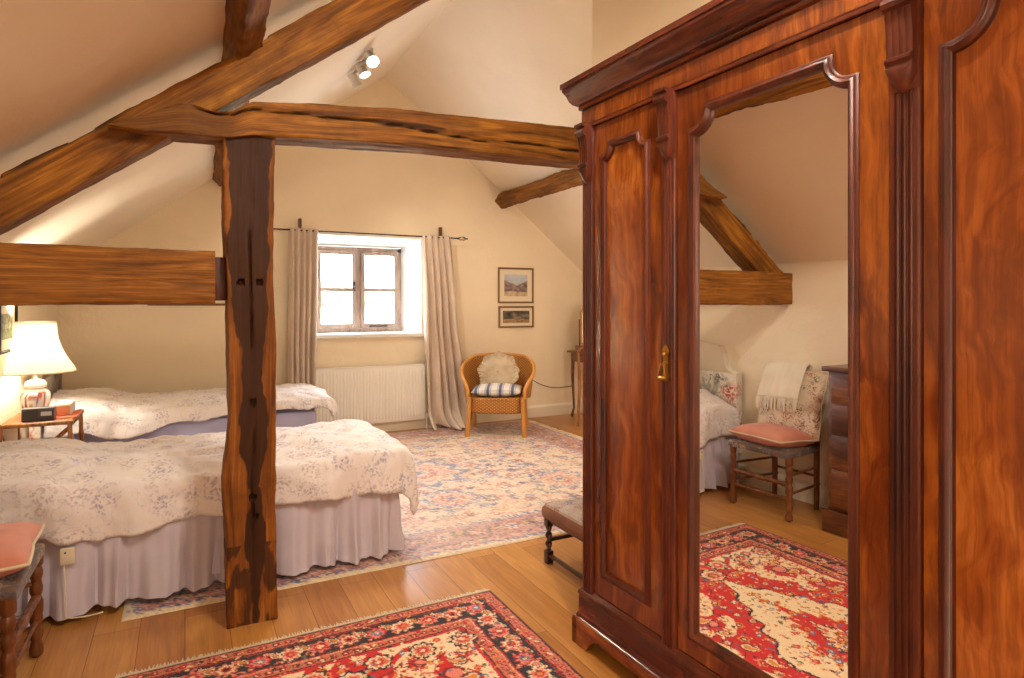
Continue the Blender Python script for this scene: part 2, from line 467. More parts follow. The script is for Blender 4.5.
# baseboards
def baseboard(p0, p1, nrm, name):
    m = MB(); a = Vector(p0); b = Vector(p1); n = Vector(nrm)
    prof = [(0, 0), (.018, 0), (.018, .12), (.012, .135), (.004, .145), (0, .145)]
    m.grid(lambda u, v: tuple((a.lerp(b, v)+n*prof[int(round(u*5))][0]+Vector((0, 0, prof[int(round(u*5))][1])))), 5, 1)
    return struct(m.build(name, M['gloss_white'], angle=20))
baseboard((XL, YF-.0, 0), (XR, YF, 0), (0, -1, 0), 'baseboard_far')
baseboard((XL, YN, 0), (XL, YF, 0), (1, 0, 0), 'baseboard_left')
baseboard((XR, PY, 0), (XR, YF, 0), (-1, 0, 0), 'baseboard_right')

# window: weathered oak frame, two casements with a glazing bar each
win = thing('window_1', 'small weathered oak window with two casements', 'window', ((IX0+IX1)/2, YI, IZ0))
struct(win)
hw = (IX1-IX0)/2; hh = IZ1-IZ0
m = MB()
m.box((-hw, -.04, 0), (-hw+.05, .05, hh)); m.box((hw-.05, -.04, 0), (hw, .05, hh))
m.box((-hw, -.04, hh-.05), (hw, .05, hh)); m.box((-hw, -.05, 0), (hw, .05, .05)); m.box((-.03, -.042, .02), (.03, .05, hh-.02))
m.build('window_frame', M['win_wood'], win)
for s in (-1, 1):
    x0, x1 = (s*.03, s*(hw-.05)); x0, x1 = min(x0, x1), max(x0, x1)
    m = MB(); z0, z1 = .05, hh-.05; b = .042
    m.box((x0, -.06, z0), (x0+b, -.01, z1)); m.box((x1-b, -.06, z0), (x1, -.01, z1))
    m.box((x0, -.058, z0), (x1, -.012, z0+b+.01)); m.box((x0, -.058, z1-b), (x1, -.012, z1))
    m.box((x0, -.052, (z0+z1)/2-.02), (x1, -.018, (z0+z1)/2+.02))
    cs = m.build('casement', M['win_wood'], win)
    m = MB(); m.box((x0+b-.005, -.036, z0+b), (x1-b+.005, -.031, z1-b), 0); m.build('pane', M['glass'], cs)
    m = MB(); hx = -.055 if s < 0 else .055
    if s < 0:
        m.box((hx-.012, -.07, .48), (hx+.012, -.06, .58), .002); m.tube([(hx, -.07, .53), (hx, -.1, .53), (hx, -.105, .47)], .006, 8)
    else:
        m.box((x0+.09, -.072, z0+.012), (x0+.3, -.06, z0+.03), .002); m.tube([(x0+.3, -.075, z0+.02), (x0+.1, -.082, z0+.03)], .006, 8)
    m.build('casement_latch', M['iron'], cs)
m = MB(); m.box((WX0-.02, YF-.035, WZ0-.03), (WX1+.02, YI-.03, WZ0+.012), .006)
sill = m.build('window_sill', M['reveal']); sill.parent = win; sill.location = (-win.location[0], -win.location[1], -win.location[2])

# ------------------------------------------------------------------ outside
def fg():
    t = NT('hazy_meadow'); v = t.obj()
    t.set(Base_Color=t.ramp(t.noise(v, .25, 5), [(.35, C(150, 152, 120)), (.65, C(196, 190, 160))]), Roughness=1); return t.m  # meadow colour paled to carry the distance haze
m = MB(); m.grid(lambda u, v: (lerp(-120, 160, u), lerp(14, 190, v), -2.5+interp(v, [(0, 0), (.3, 2.4), (1, 7.3)])+1.1*nz(u*4, v*3)), 40, 30)
struct(m.build('ground', fg()), 'sloping meadow outside the window, paled for haze', 'ground')
def tg():
    t = NT('hazy_hedge_leaves'); v = t.obj()
    t.set(Base_Color=t.ramp(t.noise(v, 1.2, 5), [(.35, C(104, 112, 96)), (.65, C(150, 154, 132))]), Roughness=1); return t.m  # distance haze mixed into the leaf colour
m = MB()
for i in range(46):
    x = -40+i*2.8+random.uniform(-1, 1); r = random.uniform(1.1, 2.5)
    m.ball((x, 104+random.uniform(-4, 4), 2.0+r*.6), r, (1.3, 1, random.uniform(.8, 1.2)), 3, .35)
tag(m.build('hedgerow', tg()), 'distant line of trees and hedge across the meadow outside the window', 'hedge', kind='stuff')

# ------------------------------------------------------------------ timber frame
def loft(st, name, mat, label, cat='beam', step=.02, n=9, amp=.006, seed=0, mod=None, cham=.07, group=None):
    """st: stations (P, A half-width vector, B half-height vector), joined by a hewn surface"""
    st = [(Vector(p), Vector(a), Vector(b)) for p, a, b in st]
    L = [0]
    for i in range(1, len(st)): L.append(L[-1]+(st[i][0]-st[i-1][0]).length)
    tot = L[-1]; N = max(2, int(tot/step))
    per = []
    def sq(a, b):
        c = cham; ka, kb = abs(a), abs(b)
        if ka > 1-c and kb > 1-c:
            u, v = (ka-(1-c))/c, (kb-(1-c))/c; q = math.hypot(u, v)
            if q > 1: u, v = u/q, v/q
            a = math.copysign(1-c+c*u, a); b = math.copysign(1-c+c*v, b)
        return a, b
    for k in range(n): per.append((-1+2*k/n, -1))
    for k in range(n): per.append((1, -1+2*k/n))
    for k in range(n): per.append((1-2*k/n, 1))
    for k in range(n): per.append((-1, 1-2*k/n))
    bm = bmesh.new(); rows = []; gcs = []; stn = []
    for i in range(N+1):
        s = tot*i/N
        j = 0
        while j < len(L)-2 and s > L[j+1]: j += 1
        t = (s-L[j])/max(1e-9, L[j+1]-L[j])
        P = st[j][0].lerp(st[j+1][0], t); A = st[j][1].lerp(st[j+1][1], t); B = st[j][2].lerp(st[j+1][2], t)
        row = []
        for a, b in per:
            qa, qb = sq(a, b)
            d, sn = (mod(s, qa, qb) if mod else (0, 0))
            base = P+A*qa+B*qb
            dirn = (A.normalized()*(qa if abs(a) >= abs(b) else 0)+B.normalized()*(qb if abs(b) >= abs(a) else 0))
            k = amp*(1.3*nz(s*2.2+seed, qa*.8, qb*.8+seed*2)+.6*nz(s*9+seed, qa*3, qb*3, 3))
            if abs(a) > .97 and abs(b) > .97: k -= abs(amp*.9*nz(s*7, a*3+seed, b*2))
            co = base+dirn*(k-d)
            row.append(bm.verts.new(co)); gcs.append((s+seed*3.1, A.length*qa+seed, B.length*qb)); stn.append(sn)
        rows.append(row)
    for i in range(N):
        for k in range(len(per)):
            bm.faces.new((rows[i][k], rows[i][(k+1) % len(per)], rows[i+1][(k+1) % len(per)], rows[i+1][k]))
    for rr, rev in ((rows[0], 1), (rows[-1], 0)):
        c = bm.verts.new(sum((v.co for v in rr), Vector())/len(rr)); gcs.append(gcs[0] if rev else gcs[-1]); stn.append(0)
        for k in range(len(rr)):
            q = (rr[k], rr[(k+1) % len(rr)], c); bm.faces.new(q)
    bmesh.ops.recalc_face_normals(bm, faces=bm.faces[:])
    me = bpy.data.meshes.new(name); bm.to_mesh(me); bm.free()
    at = me.attributes.new('gc', 'FLOAT_VECTOR', 'POINT'); at.data.foreach_set('vector', [c for g in gcs for c in g])
    at = me.attributes.new('stain_shade', 'FLOAT', 'POINT'); at.data.foreach_set('value', stn)
    me.polygons.foreach_set('use_smooth', [True]*len(me.polygons)); me.set_sharp_from_angle(angle=R(50))
    me.materials.append(mat)
    o = bpy.data.objects.new(name, me); COL.objects.link(o)
    tag(o, label, cat, group); return o

TY = 2.95    # front of the truss
# post: station P runs up, A along x, B along y
holes = [(1.50, -.42), (1.50, .38), (.97, 0), (.55, .1), (.47, .15)]
def post_mod(s, a, b):
    d = 0; sn = 0
    if b < -.9:
        w = interp(s, [(.0, .2), (.35, .32), (.6, .25), (.8, .55), (1.1, .50), (1.35, .62), (1.6, .80), (2.2, .72)])+.26*nz(s*2.6, 4.2)+.14*nz(s*9, a*2)
        c = .06*math.sin(s*2.7)+ (.12 if s < .6 else 0)
        sn = smooth(w+.12, w-.10, abs(a-c))
        cr = .05+.06*nz(s*2.4, 7)+.05*math.sin(s*3)
        q = abs(a-cr)
        if q < .07: d = .016*(1-q/.07)*smooth(.15, .3, s)*smooth(-.35, .1, nz(s*1.3, 5)); sn = max(sn, 1-q/.07)  # crack groove, its dirt and shade painted dark
        for hz, ha in holes:
            r = math.hypot((s-hz), (a-ha)*.1)
            if r < .013: d = .03; sn = 1.3  # peg holes: shallow dents, the shade inside painted dark
    elif abs(a) > .9:
        sn = .25*smooth(0, .5, nz(s*2, b*2, 5))
    if s < .35: sn = max(sn, .55*smooth(.1, .4, nz(s*6, a*2, 8)+.35))
    return d, sn
def pst(z, xc, w): return ((xc+.022, TY+.09, z), (w/2, 0, 0), (0, .09, 0))
loft([pst(0, .243, .205), pst(.4, .238, .20), pst(.62, .232, .225), pst(.9, .245, .19), pst(1.2, .24, .195), pst(1.55, .232, .19), pst(1.75, .228, .2), pst(2.19, .232, .215)],
     'oak_post', M['post'], 'upright old oak post with dark-stained centre and peg holes, standing beside the bed', 'post', n=26, step=.0105, amp=.0055, seed=2, mod=post_mod)

# principal rafter rising left to right
dirr = Vector((1, 0, .745)).normalized(); up = Vector((-dirr.z, 0, dirr.x))
def rp(x, off=0, h=.083):
    z = 1.702+.745*(x+.61)
    return (Vector((x, TY+.12, z))+up*(h+off), (0, .07, 0), up*h)
def raf_mod(s, a, b):
    sn = .2*smooth(.2, .6, nz(s*1.5, a, b+3))
    d = 0
    if b > .5:
        sn = max(sn, smooth(.45, 1.0, b)*(.35+.8*nz(s*1.8, 2)))
        if b > .9: d = .012*max(0, nz(s*4, 1, 1)+.1)+(.020 if nz(s*5.1, 8) > .27 else 0)
    return d, sn
loft([rp(-.97, 0, .08), rp(-.3), rp(.3, .0, .088), rp(.8, -.0, .09), rp(1.86, 0, .08)], 'oak_rafter', M['beam'],
     'long sloping oak rafter with ragged upper edge crossing the top left', 'beam', n=12, step=.014, amp=.0055, seed=5, mod=raf_mod)
# tie beam, pointed where it laps over the rafter
def tst(x, zb, zt, y0=TY-.03, y1=TY+.15): return ((x, (y0+y1)/2, (zb+zt)/2), (0, (y1-y0)/2, 0), (0, 0, (zt-zb)/2))
def tie_mod(s, a, b):
    d = 0; sn = .15*smooth(.1, .6, nz(s*1.6, b, 4))
    if a < -.9:
        c = interp(s, [(0, .9), (.35, .75), (.75, .35), (1.2, .1), (1.6, -.35), (2.0, -.25), (2.6, -.5)])+.12*nz(s*4, 2)
        q = abs(b-c)
        w = .10 if s > .3 else .0
        if w and q < w: d = .018*(1-q/w); sn = max(sn, 1.1*(1-q/w))  # long crack: groove with dirt and shade put into the colour
        sn = max(sn, smooth(.3, .8, nz(s*1.2, b*1.5, 9))*.6)
        sn = max(sn, .45*smooth(.9, .3, s))
    if b < -.9: sn = max(sn, .2)
    return d, sn
loft([tst(-.27, 2.112, 2.122), tst(-.15, 2.105, 2.172), tst(-.03, 2.110, 2.235), tst(.02, 2.113, 2.245), tst(.12, 2.118, 2.222), tst(.18, 2.122, 2.235), tst(.26, 2.142, 2.288), tst(.5, 2.155, 2.315), tst(1.0, 2.180, 2.352), tst(1.5, 2.192, 2.380), tst(2.0, 2.203, 2.398), tst(2.3, 2.215, 2.41)],
     'tie_beam', M['beam'], 'cracked horizontal oak tie beam resting on the post and running behind the wardrobe', 'beam', n=16, step=.014, amp=.004, seed=9, mod=tie_mod)
# lower left tie
loft([((XL-.02, TY+.085, 1.517), (0, .085, 0), (0, 0, .113)), ((-.5, TY+.085, 1.518), (0, .085, 0), (0, 0, .115)), ((.115, TY+.085, 1.517), (0, .085, 0), (0, 0, .114))],
     'side_beam', M['beam_lo'], 'level oak beam tenoned between the left wall and the post', 'beam', n=12, step=.014, amp=.005, seed=13,
     mod=lambda s, a, b: (0, .25*smooth(.2, .6, nz(s*2, b*1.4, 6))))
m = MB(); m.box((.10, TY+.07, 1.42), (.16, TY+.14, 1.61), .003)  # dark wood colour stands for the shade in the gap
tag(m.build('tenon_block', M['mah_dark']), 'oak tenon coloured dark like the shade in the gap between side beam and post', 'joint')

# purlins along the slopes
def purlin(x, z, y0, y1, slope, name, label, seed, h=.085, w=.075, skew=0.):
    u = Vector((1, 0, slope)).normalized(); v = Vector((-u.z, 0, u.x))
    P0 = Vector((x, y0, z)); P1 = Vector((x+skew, y1, z+skew*slope))
    return loft([(P0, u*w, v*h), (P0.lerp(P1, .5)+Vector((0, 0, -.01)), u*w, v*h), (P1, u*w, v*h)], name, M['beam'], label, 'beam', n=8, step=.02, amp=.008, seed=seed,
                mod=lambda s, a, b: (0, .3*smooth(.2, .6, nz(s*2, a, b))))
purlin(.105, 2.505, YN, YF+.02, SL, 'oak_purlin', 'oak purlin under the left slope, running back over the rafter', 21, h=.072, w=.062, skew=.20)
purlin(3.40, 2.665, PY, YF+.02, -.8, 'oak_purlin', 'thin oak purlin under the right slope, beside the wardrobe cornice', 25, h=.07, w=.07)

# ------------------------------------------------------------------ wardrobe (local: x into depth, y towards the window, z up; front at x=0)
WD = thing('wardrobe', 'tall glossy mahogany triple wardrobe with mirrored middle door and deep cornice', 'wardrobe', (1.470, 2.118, 0), R(1.35))
Y0 = .030; WW = 1.752; ZB, ZT = .225, 2.135
m = MB(); m.box((.02, -WW+.005, ZB-.01), (.60, Y0-.005, ZT+.06), .002); m.build('carcass', M['mah'], WD)
m = MB()
prof = [(-.01, .11), (.026, .11), (.026, .115), (.022, .125), (.018, .13), (.018, .20), (.022, .205), (.02, .215), (.010, .225), (.004, .235), (-.03, .235)]
path = [(.60, Y0), (0, Y0), (0, -WW), (.60, -WW)]
m.sweep(path, [(-o, h) for o, h in prof], lambda u, v, h: (u, v, h), closed=False)
m.build('plinth', M['mah_dark_y'], WD)
# bracket base with shaped feet
m = MB()
def bracket(pts_fn, L, flip):
    # board along length L, height .135, bracket cut-outs
    low = []
    n = 60
    for i in range(n+1):
        t = L*i/n; e = min(t, L-t)
        if e < .10: z = 0
        elif e < .16: z = .055*smooth(.10, .13, e)+.02*smooth(.13, .16, e)
        else: z = .078
        low.append((t, z*.85))
    A = []; B = []
    for t, z in low:
        A.append([m.bm.verts.new(pts_fn(t, z, 0)), m.bm.verts.new(pts_fn(t, .098, 0)), m.bm.verts.new(pts_fn(t, .106, .004)), m.bm.verts.new(pts_fn(t, .112, .012)), m.bm.verts.new(pts_fn(t, .112, .03)), m.bm.verts.new(pts_fn(t, z, .03))])
    for i in range(n):
        for k in range(6):
            m.bm.faces.new((A[i][k], A[i+1][k], A[i+1][(k+1) % 6], A[i][(k+1) % 6]))
    m.bm.faces.new(A[0]); m.bm.faces.new(A[-1])
e = .038
bracket(lambda t, z, d: (-e+d, Y0+e-t, z), WW+Y0+2*e, 0)
bracket(lambda t, z, d: (-e+t, Y0+e-d, z), .64, 0)
bracket(lambda t, z, d: (-e+t, -WW-e+d, z), .64, 0)
m.build('bracket_foot', M['mah_y'], WD)
# cornice
m = MB()
prof = [(-.02, 2.125), (.014, 2.125), (.014, 2.135), (.008, 2.14), (.008, 2.203), (.018, 2.208), (.020, 2.214), (.018, 2.222), (.026, 2.226), (.036, 2.232), (.046, 2.244), (.052, 2.258), (.056, 2.27), (.062, 2.28), (.066, 2.287), (.069, 2.289), (.069, 2.298), (.075, 2.301), (.075, 2.322), (-.02, 2.322)]
m.sweep(path, [(-o, h) for o, h in prof], lambda u, v, h: (u, v, h), closed=False)
m.box((0, -WW, 2.30), (.60, Y0, 2.32), 0)
m.build('cornice', M['mah_dark_y'], WD)
m = MB(); m.sweep(path, [(-.0095, 2.143), (-.0095, 2.2)], lambda u, v, h: (u, v, h), closed=False); m.build('frieze', M['mah'], WD)

def pilaster(y0, y1, corbel=True):
    w = abs(y1-y0); c = (y0+y1)/2; m = MB()
    pr = [(-w/2, .018), (-w/2, -.010), (-w/2+.004, -.014)]
    nf = 3; fw = w*.17; gap = (w-.02-nf*fw)/(nf-1+2)
    y = -w/2+.01+gap*.9
    for k in range(nf):
        for q in range(7):
            a = PI*q/6; pr.append((y+fw/2-fw/2*math.cos(a), -.014+.009*math.sin(a)))
        y += fw+gap
    pr += [(w/2-.004, -.014), (w/2, -.010), (w/2, .018)]
    def col(z0, z1, prr):
        r = []
        for z in (z0, z1): r.append([m.bm.verts.new((x, c+yy, z)) for yy, x in prr])
        for i in range(len(prr)-1): m.bm.faces.new((r[0][i], r[0][i+1], r[1][i+1], r[1][i]))
    col(ZB, 1.90, pr)
    m.box((-.014, c-w/2, 1.90), (.018, c+w/2, ZT), .001)
    p = m.build('pilaster', M['mah_dark'], WD)
    m = MB()  # corbel: reeded console with rounded drop
    prc = [(0, 1.895), (-.012, 1.905), (-.022, 1.925), (-.026, 1.945), (-.022, 1.962), (-.030, 1.968), (-.030, 1.975), (-.020, 1.98), (-.022, 2.04), (-.030, 2.085), (-.042, 2.09), (-.046, 2.10), (-.042, 2.11), (-.034, 2.113), (-.034, 2.12), (-.046, 2.124), (-.046, ZT), (0, ZT)]
    nn = 24; rows = []
    for i in range(nn+1):
        t = i/nn; yy = c-w/2*.86+w*.86*t
        reed = .0035*abs(math.sin(t*PI*4))
        tap = 1
        row = []
        for x, z in prc:
            zz = z
            if z < 1.96: zz = 1.895+(z-1.895)*1+ .04*(2*t-1)**2*(1-(z-1.895)/.065)
            xx = x-(reed if 1.98 < z < 2.085 else 0)
            row.append(m.bm.verts.new((xx-.012, yy, zz)))
        rows.append(row)
    for i in range(nn):
        for j in range(len(prc)-1): m.bm.faces.new((rows[i][j], rows[i+1][j], rows[i+1][j+1], rows[i][j+1]))
    m.bm.faces.new(rows[0]); m.bm.faces.new(rows[-1])
    m.build('corbel', M['mah_dark'], p)
pilaster(-.036, Y0); pilaster(-.506, -.440); pilaster(-1.290, -1.220); pilaster(-WW, -1.686)

def shoulder(y0, y1, z0, z1, r, ear=.0):
    """outline with concave scooped top corners; travels so that the inside is on the left"""
    pts = [(y0, z0), (y1, z0)]       # y0<y1
    q = 12
    # right side going up to scoop
    pts.append((y1, z1-r-ear))
    if ear: pts.append((y1-ear*.6, z1-r-ear)); pts.append((y1-ear*.6, z1-r))
    cy, cz = y1-ear*.6, z1
    for k in range(1, q):
        a = -PI/2-PI/2*k/q
        pts.append((cy+r*math.cos(a), cz+r*math.sin(a)))
    pts.append((cy-r, cz))
    cy2 = y0+ear*.6
    pts.append((cy2+r, cz))
    for k in range(1, q):
        a = -PI/2*k/q
        pts.append((cy2+r*math.cos(a), cz+r*math.sin(a)))
    pts.append((cy2, cz-r))
    if ear: pts.append((y0+ear*.6, z1-r-ear)) ; pts.append((y0, z1-r-ear))
    else: pass
    return pts
def door(y0, y1, oy0, oy1, oz0, oz1, r, mirror=False):
    z0, z1 = ZB+.012, ZT-.012
    out = [(y0, z0), (y1, z0), (y1, z1), (y0, z1)]
    inn = shoulder(oy0, oy1, oz0, oz1, r)
    m = MB(); m.fill([out, inn], lambda u, v: (0, u, v))
    for k in range(4):
        a, b = out[k], out[(k+1) % 4]; m.face([(0,)+a, (0,)+b, (.02,)+b, (.02,)+a])
    for k in range(len(inn)):
        a, b = inn[k], inn[(k+1) % len(inn)]; m.face([(0,)+a, (0,)+b, (.02,)+b, (.02,)+a])
    d = m.build('door', M['mah'], WD, angle=30)
    # bolection moulding
    m = MB()
    pr = [(-.020, .001), (-.020, -.005), (-.016, -.008), (-.012, -.008), (-.009, -.012), (-.003, -.015), (.002, -.012), (.004, -.007), (.007, -.006), (.009, -.002), (.010, .003), (.010, .010)]
    if not mirror: pr = [(a*.95, b*.95) for a, b in pr]
    m.sweep(inn, pr, lambda u, v, h: (h, u, v)); m.build('moulding', M['mah_dark'], d, angle=50)
    m = MB(); ins = inn
    m.fill([ins], lambda u, v: (.0085, u, v))
    if mirror: m.build('mirror_glass', M['mirror'], d)
    else: m.build('panel', M['mah_panel'], d)
    return d
door(-.438, -.038, -.352, -.100, .335, 2.025, .048)
md = door(-1.218, -.508, -1.121, -.576, .312, 2.033, .070, True)
door(-1.684, -1.292, -1.632, -1.345, .335, 2.050, .085)
# brass lock plate with drop handle
m = MB()
hy, hz = -.470, 1.20
pl = [(hy-.010, hz-.06), (hy+.010, hz-.06), (hy+.018, hz-.045), (hy+.012, hz-.03), (hy+.012, hz+.03), (hy+.018, hz+.045), (hy+.008, hz+.058), (hy, hz+.066), (hy-.008, hz+.058), (hy-.018, hz+.045), (hy-.012, hz+.03), (hy-.012, hz-.03), (hy-.018, hz-.045)]
m.fill([pl], lambda u, v: (-.021, u, v)); m.sweep(pl, [(0, -.013), (0, -.021)], lambda u, v, h: (h, u, v))
m.ball((-.028, hy, hz+.032), .008, sub=2)
m.tube([(-.022, hy, hz+.0), (-.034, hy, hz)], .005, 10)
m.tube([(-.034, hy+.004, hz), (-.036, hy+.012, hz-.02), (-.036, hy+.020, hz-.045), (-.036, hy+.006, hz-.05), (-.036, hy-.014, hz-.05), (-.036, hy-.010, hz-.02), (-.034, hy-.003, hz)], .0042, 8)
m.ball((-.036, hy+.004, hz-.05), .009, (1, 2.0, .7), sub=2)
m.build('brass_handle', M['brass'], md)['label'] = 'brass escutcheon with drop handle'

# ------------------------------------------------------------------ beds
def bed(name, label, y0, y1, x1, vz0=.035, top=.50, vt=.335):
    b = thing(name, label, 'bed', (0, (y0+y1)/2, 0)); cy = (y0+y1)/2; hw = (y1-y0)/2
    m = MB(); m.box((XL+.10, -hw+.03, .07), (x1-.03, hw-.03, .32), .01)
    for x in (XL+.2, x1-.15):
        for s in (-1, 1): m.lathe([(.02, .015), (.028, .03), (.028, .08)], (x, s*(hw-.12), 0))
    m.build('divan_base', M['mattress'], b)
    m = MB(); m.box((XL+.10, -hw+.012, .31), (x1-.012, hw-.012, top), .045); m.build('mattress', M['sheet'], b)
    # gathered skirt
    path = []
    Lx = x1-(XL+.1); n = 520
    per = Lx*2+2*hw
    def pt(t, off):
        s = t*per; rr = .0
        if s < Lx: p = Vector((XL+.1+s, -hw)); nn = Vector((0, -1))
        elif s < Lx+2*hw: p = Vector((x1, -hw+(s-Lx))); nn = Vector((1, 0))
        else: p = Vector((x1-(s-Lx-2*hw), hw)); nn = Vector((0, 1))
        e = min(abs(s-Lx), abs(s-Lx-2*hw))
        if e < .05:
            k = (1-e/.05)*.5
            other = Vector((1, 0)) if nn.x == 0 else (Vector((0, -1)) if abs(s-Lx) < .06 else Vector((0, 1)))
            nn = (nn*(1-k)+other*k).normalized()
        return p+nn*off, s
    nv = 12
    def fn(u, v):
        s0 = u*per
        amp = .004+.030*v
        ph = 2*PI*s0/.15+6.0*nz(s0*1.9, y0*3)
        w = math.sin(ph)+.45*math.sin(2.3*ph+1.1+v*.6)+1.1*nz(s0*3.2, v*1.2, y0)
        q, s = pt(u, .004+.022*v+amp*w)
        z = lerp(vt, vz0+.012*nz(s0*3, 5+y0), v)
        return (q.x, q.y, z)
    m = MB(); m.grid(fn, n, nv); m.build('valance', M['valance'], b, recalc=False)
    # padded headboard
    m = MB()
    outl = [(-hw+.01, .25), (hw-.01, .25), (hw-.01, .86)]
    for k in range(0, 9):
        a = k/8; outl.append((lerp(hw-.01, hw*.62, a), .86+.05*smooth(0, 1, a)+(.16*smooth(.55, 1, a))))
    for k in range(1, 12):
        a = k/12; outl.append((lerp(hw*.62, -hw*.62, a), 1.07+.03*math.sin(a*PI)))
    for k in range(8, -1, -1):
        a = k/8; outl.append((-lerp(hw-.01, hw*.62, a), .86+.05*smooth(0, 1, a)+(.16*smooth(.55, 1, a))))
    m.fill([outl], lambda u, v: (XL+.085, u, v))
    m.sweep(outl, [(0, XL+.02), (-.006, XL+.035), (-.006, XL+.065), (0, XL+.085)], lambda u, v, h: (h, u, v))
    m.build('headboard', M['rose'], b)
    return b
bed('single_bed', 'near single bed with pleated lilac valance, beside the oak post', 3.37, 4.32, 1.04, vt=.45)
bed('single_bed', 'far single bed against the gable wall under the window side', 5.50, 6.42, 1.02)

def duvet(label, y0, y1, x1, ov, top, seed, hem=.0, bump=.10, xh=XL+.12, folds=1.0, ovf=None, nearhem=None):
    cyl = 0; m = MB()
    ovf = ovf or ov
    a0, a1 = xh, x1+ovf; b0, b1 = y0-ov, y1+ov
    na, nb = 150, 96
    def fn(u, v):
        a = lerp(a0, a1, u)
        bb0 = b0 if nearhem is None else y0-nearhem(a)
        b = lerp(bb0, b1, v)
        da = max(0., a-x1); db = (y0-b) if b < y0 else max(0., b-y1); sb = -1 if b < y0 else 1
        r = math.hypot(da, db)
        # puffed top
        px = a+seed*5; py = b*1.1
        inside = min(1, min(min(a, x1)-a0+.2, min(max(b, y0), y1)-y0+.02, y1-min(max(b, y0), y1)+.02, x1-min(a, x1)+.02)/.22)
        inside = max(0, inside)
        puff = .035*math.sin(min(1, inside)*PI/2)
        wr = .020*nz(px*2.2, py*2.6, 1)+.014*nz(px*6+2*nz(px*2, py*2), py*5.5, 2)+.022*abs(nz(px*3.1+py*2.3, py*1.2-px*.8, 7))-.012*abs(nz(px*7+py*3, py*6-px*2, 4))
        ridge = .014*math.exp(-((b-(y0+.33+.10*math.sin(px*1.8)))/.05)**2)*folds
        z = top+puff+wr+ridge+bump*smooth(x1-1.35, x1-1.75, a)*(.75+.25*math.cos((b-y0)/(y1-y0)*2*PI*1.0+PI))
        x = min(a, x1); y = min(max(b, y0), y1)
        if r > 0:
            cx, cy_ = da/r, sb*db/r
            e = (.055+.05*(da/r))*(1-math.exp(-r/.06))
            s_ar = (a if db > da else b)
            e += (.020*math.sin(s_ar*17+seed*3+2*nz(s_ar*2, seed))+.016*nz(s_ar*7, r*4, seed))*min(1, r/.16)*folds
            rho = .05
            dr = math.sqrt(r*r+rho*rho)-rho
            x += cx*(e+.01); y += cy_*(e+.01)
            z -= dr*(1.0)+.008*nz(s_ar*4, 3)
            if da > 0 and db > 0: # corner falls closer in
                k = min(da, db)/max(da, db)
                x -= cx*.018*k; y -= cy_*.018*k
        return (x, y, z)
    rows = m.grid(fn, na, nb)
    o = m.build('duvet', M['duvet'], recalc=False)
    md = o.modifiers.new('thick', 'SOLIDIFY'); md.thickness = .022; md.offset = -1
    return tag(o, label, 'duvet')
def nh(a): return .265-.012*math.sin((a+.4)*2.2)+.05*smooth(.2, -.6, a)
duvet('rumpled cream duvet with lavender sprigs spread over the near bed', 3.395, 4.30, 1.06, .26, .585, 1.3, bump=.085, ovf=.29, nearhem=nh)
def nh2(a): return interp(a, [(-1, .30), (-.5, .29), (-.1, .17), (.5, .12), (1.2, .13)])
duvet('cream duvet with lavender sprigs spread over the far bed', 5.51, 6.42, 1.07, .14, .60, 4.1, bump=.10, ovf=.19, nearhem=nh2)

def pillow(name, loc, size, mat, label, cat, rot=(0, 0, 0), pipe=None, n=22, pinch=.12, seed=0, mat_attr=None):
    m = MB()
    def shell(sgn):
        def fn(u, v):
            a, b = 2*u-1, 2*v-1
            k = max(0, (1-a*a))**.42*max(0, (1-b*b))**.42
            pa = 1-pinch*(1-b*b)*abs(a)**3*0; 
            x = a*(1-pinch*(1-a*a)*0-pinch*.5*(1-abs(b))**2*abs(a)**4)*size[0]/2
            y = b*(1-pinch*.5*(1-abs(a))**2*abs(b)**4)*size[1]/2
            z = sgn*k*size[2]/2*(1+.12*nz(a*2+seed, b*2, sgn))
            return (x, y, z)
        return fn
    m.grid(shell(1), n, n); m.grid(shell(-1), n, n)
    bmesh.ops.remove_doubles(m.bm, verts=m.bm.verts[:], dist=1e-4)
    o = m.build(name, mat, angle=80)
    o.location = loc; o.rotation_euler = rot
    tag(o, label, cat)
    if pipe:
        m = MB(); pts = []
        f = shell(0)
        for k in range(n*2): pts.append(f(k/(n*2), 0))
        for k in range(n*2): pts.append(f(1, k/(n*2)))
        for k in range(n*2): pts.append(f(1-k/(n*2), 1))
        for k in range(n*2+1): pts.append(f(0, 1-k/(n*2)))
        m.tube(pts, .006, 8, caps=False); m.build('piping', pipe, o)
    return o
for yc, lab in ((3.85, 'cream pillow tucked under the duvet at the head of the near bed'), (5.96, 'cream pillow under the duvet at the head of the far bed')):
    pillow('pillow', (XL+.33, yc, .565), (.42, .62, .12), M['ivory'], lab, 'pillow', seed=yc)

# bed control with its cable hanging by the near bed
t = thing('switch_box', 'cream plastic switch box with hanging cable on the near bed valance', 'switch', (-.455, 3.325, .30))
m = MB(); m.box((-.028, -.012, -.035), (.028, .012, .035), .005); m.build('casing', M['white_plastic'], t)
m = MB(); m.lathe([(.004, 0), (.004, .002)], (-.008, -.0125, .018), (0, -1, 0), 8); m.build('button', M['iron'], t)
m = MB(); pts = []
for k in range(25):
    s = k/24
    pts.append((-.012+.012*math.sin(s*3)+.14*smooth(.62, 1, s), -.012-.03*math.sin(s*PI), -.035-.235*math.sin(min(1, s*1.15)*PI/2)))
m.tube(pts, .0032, 8); m.build('cable', M['white_plastic'], t)

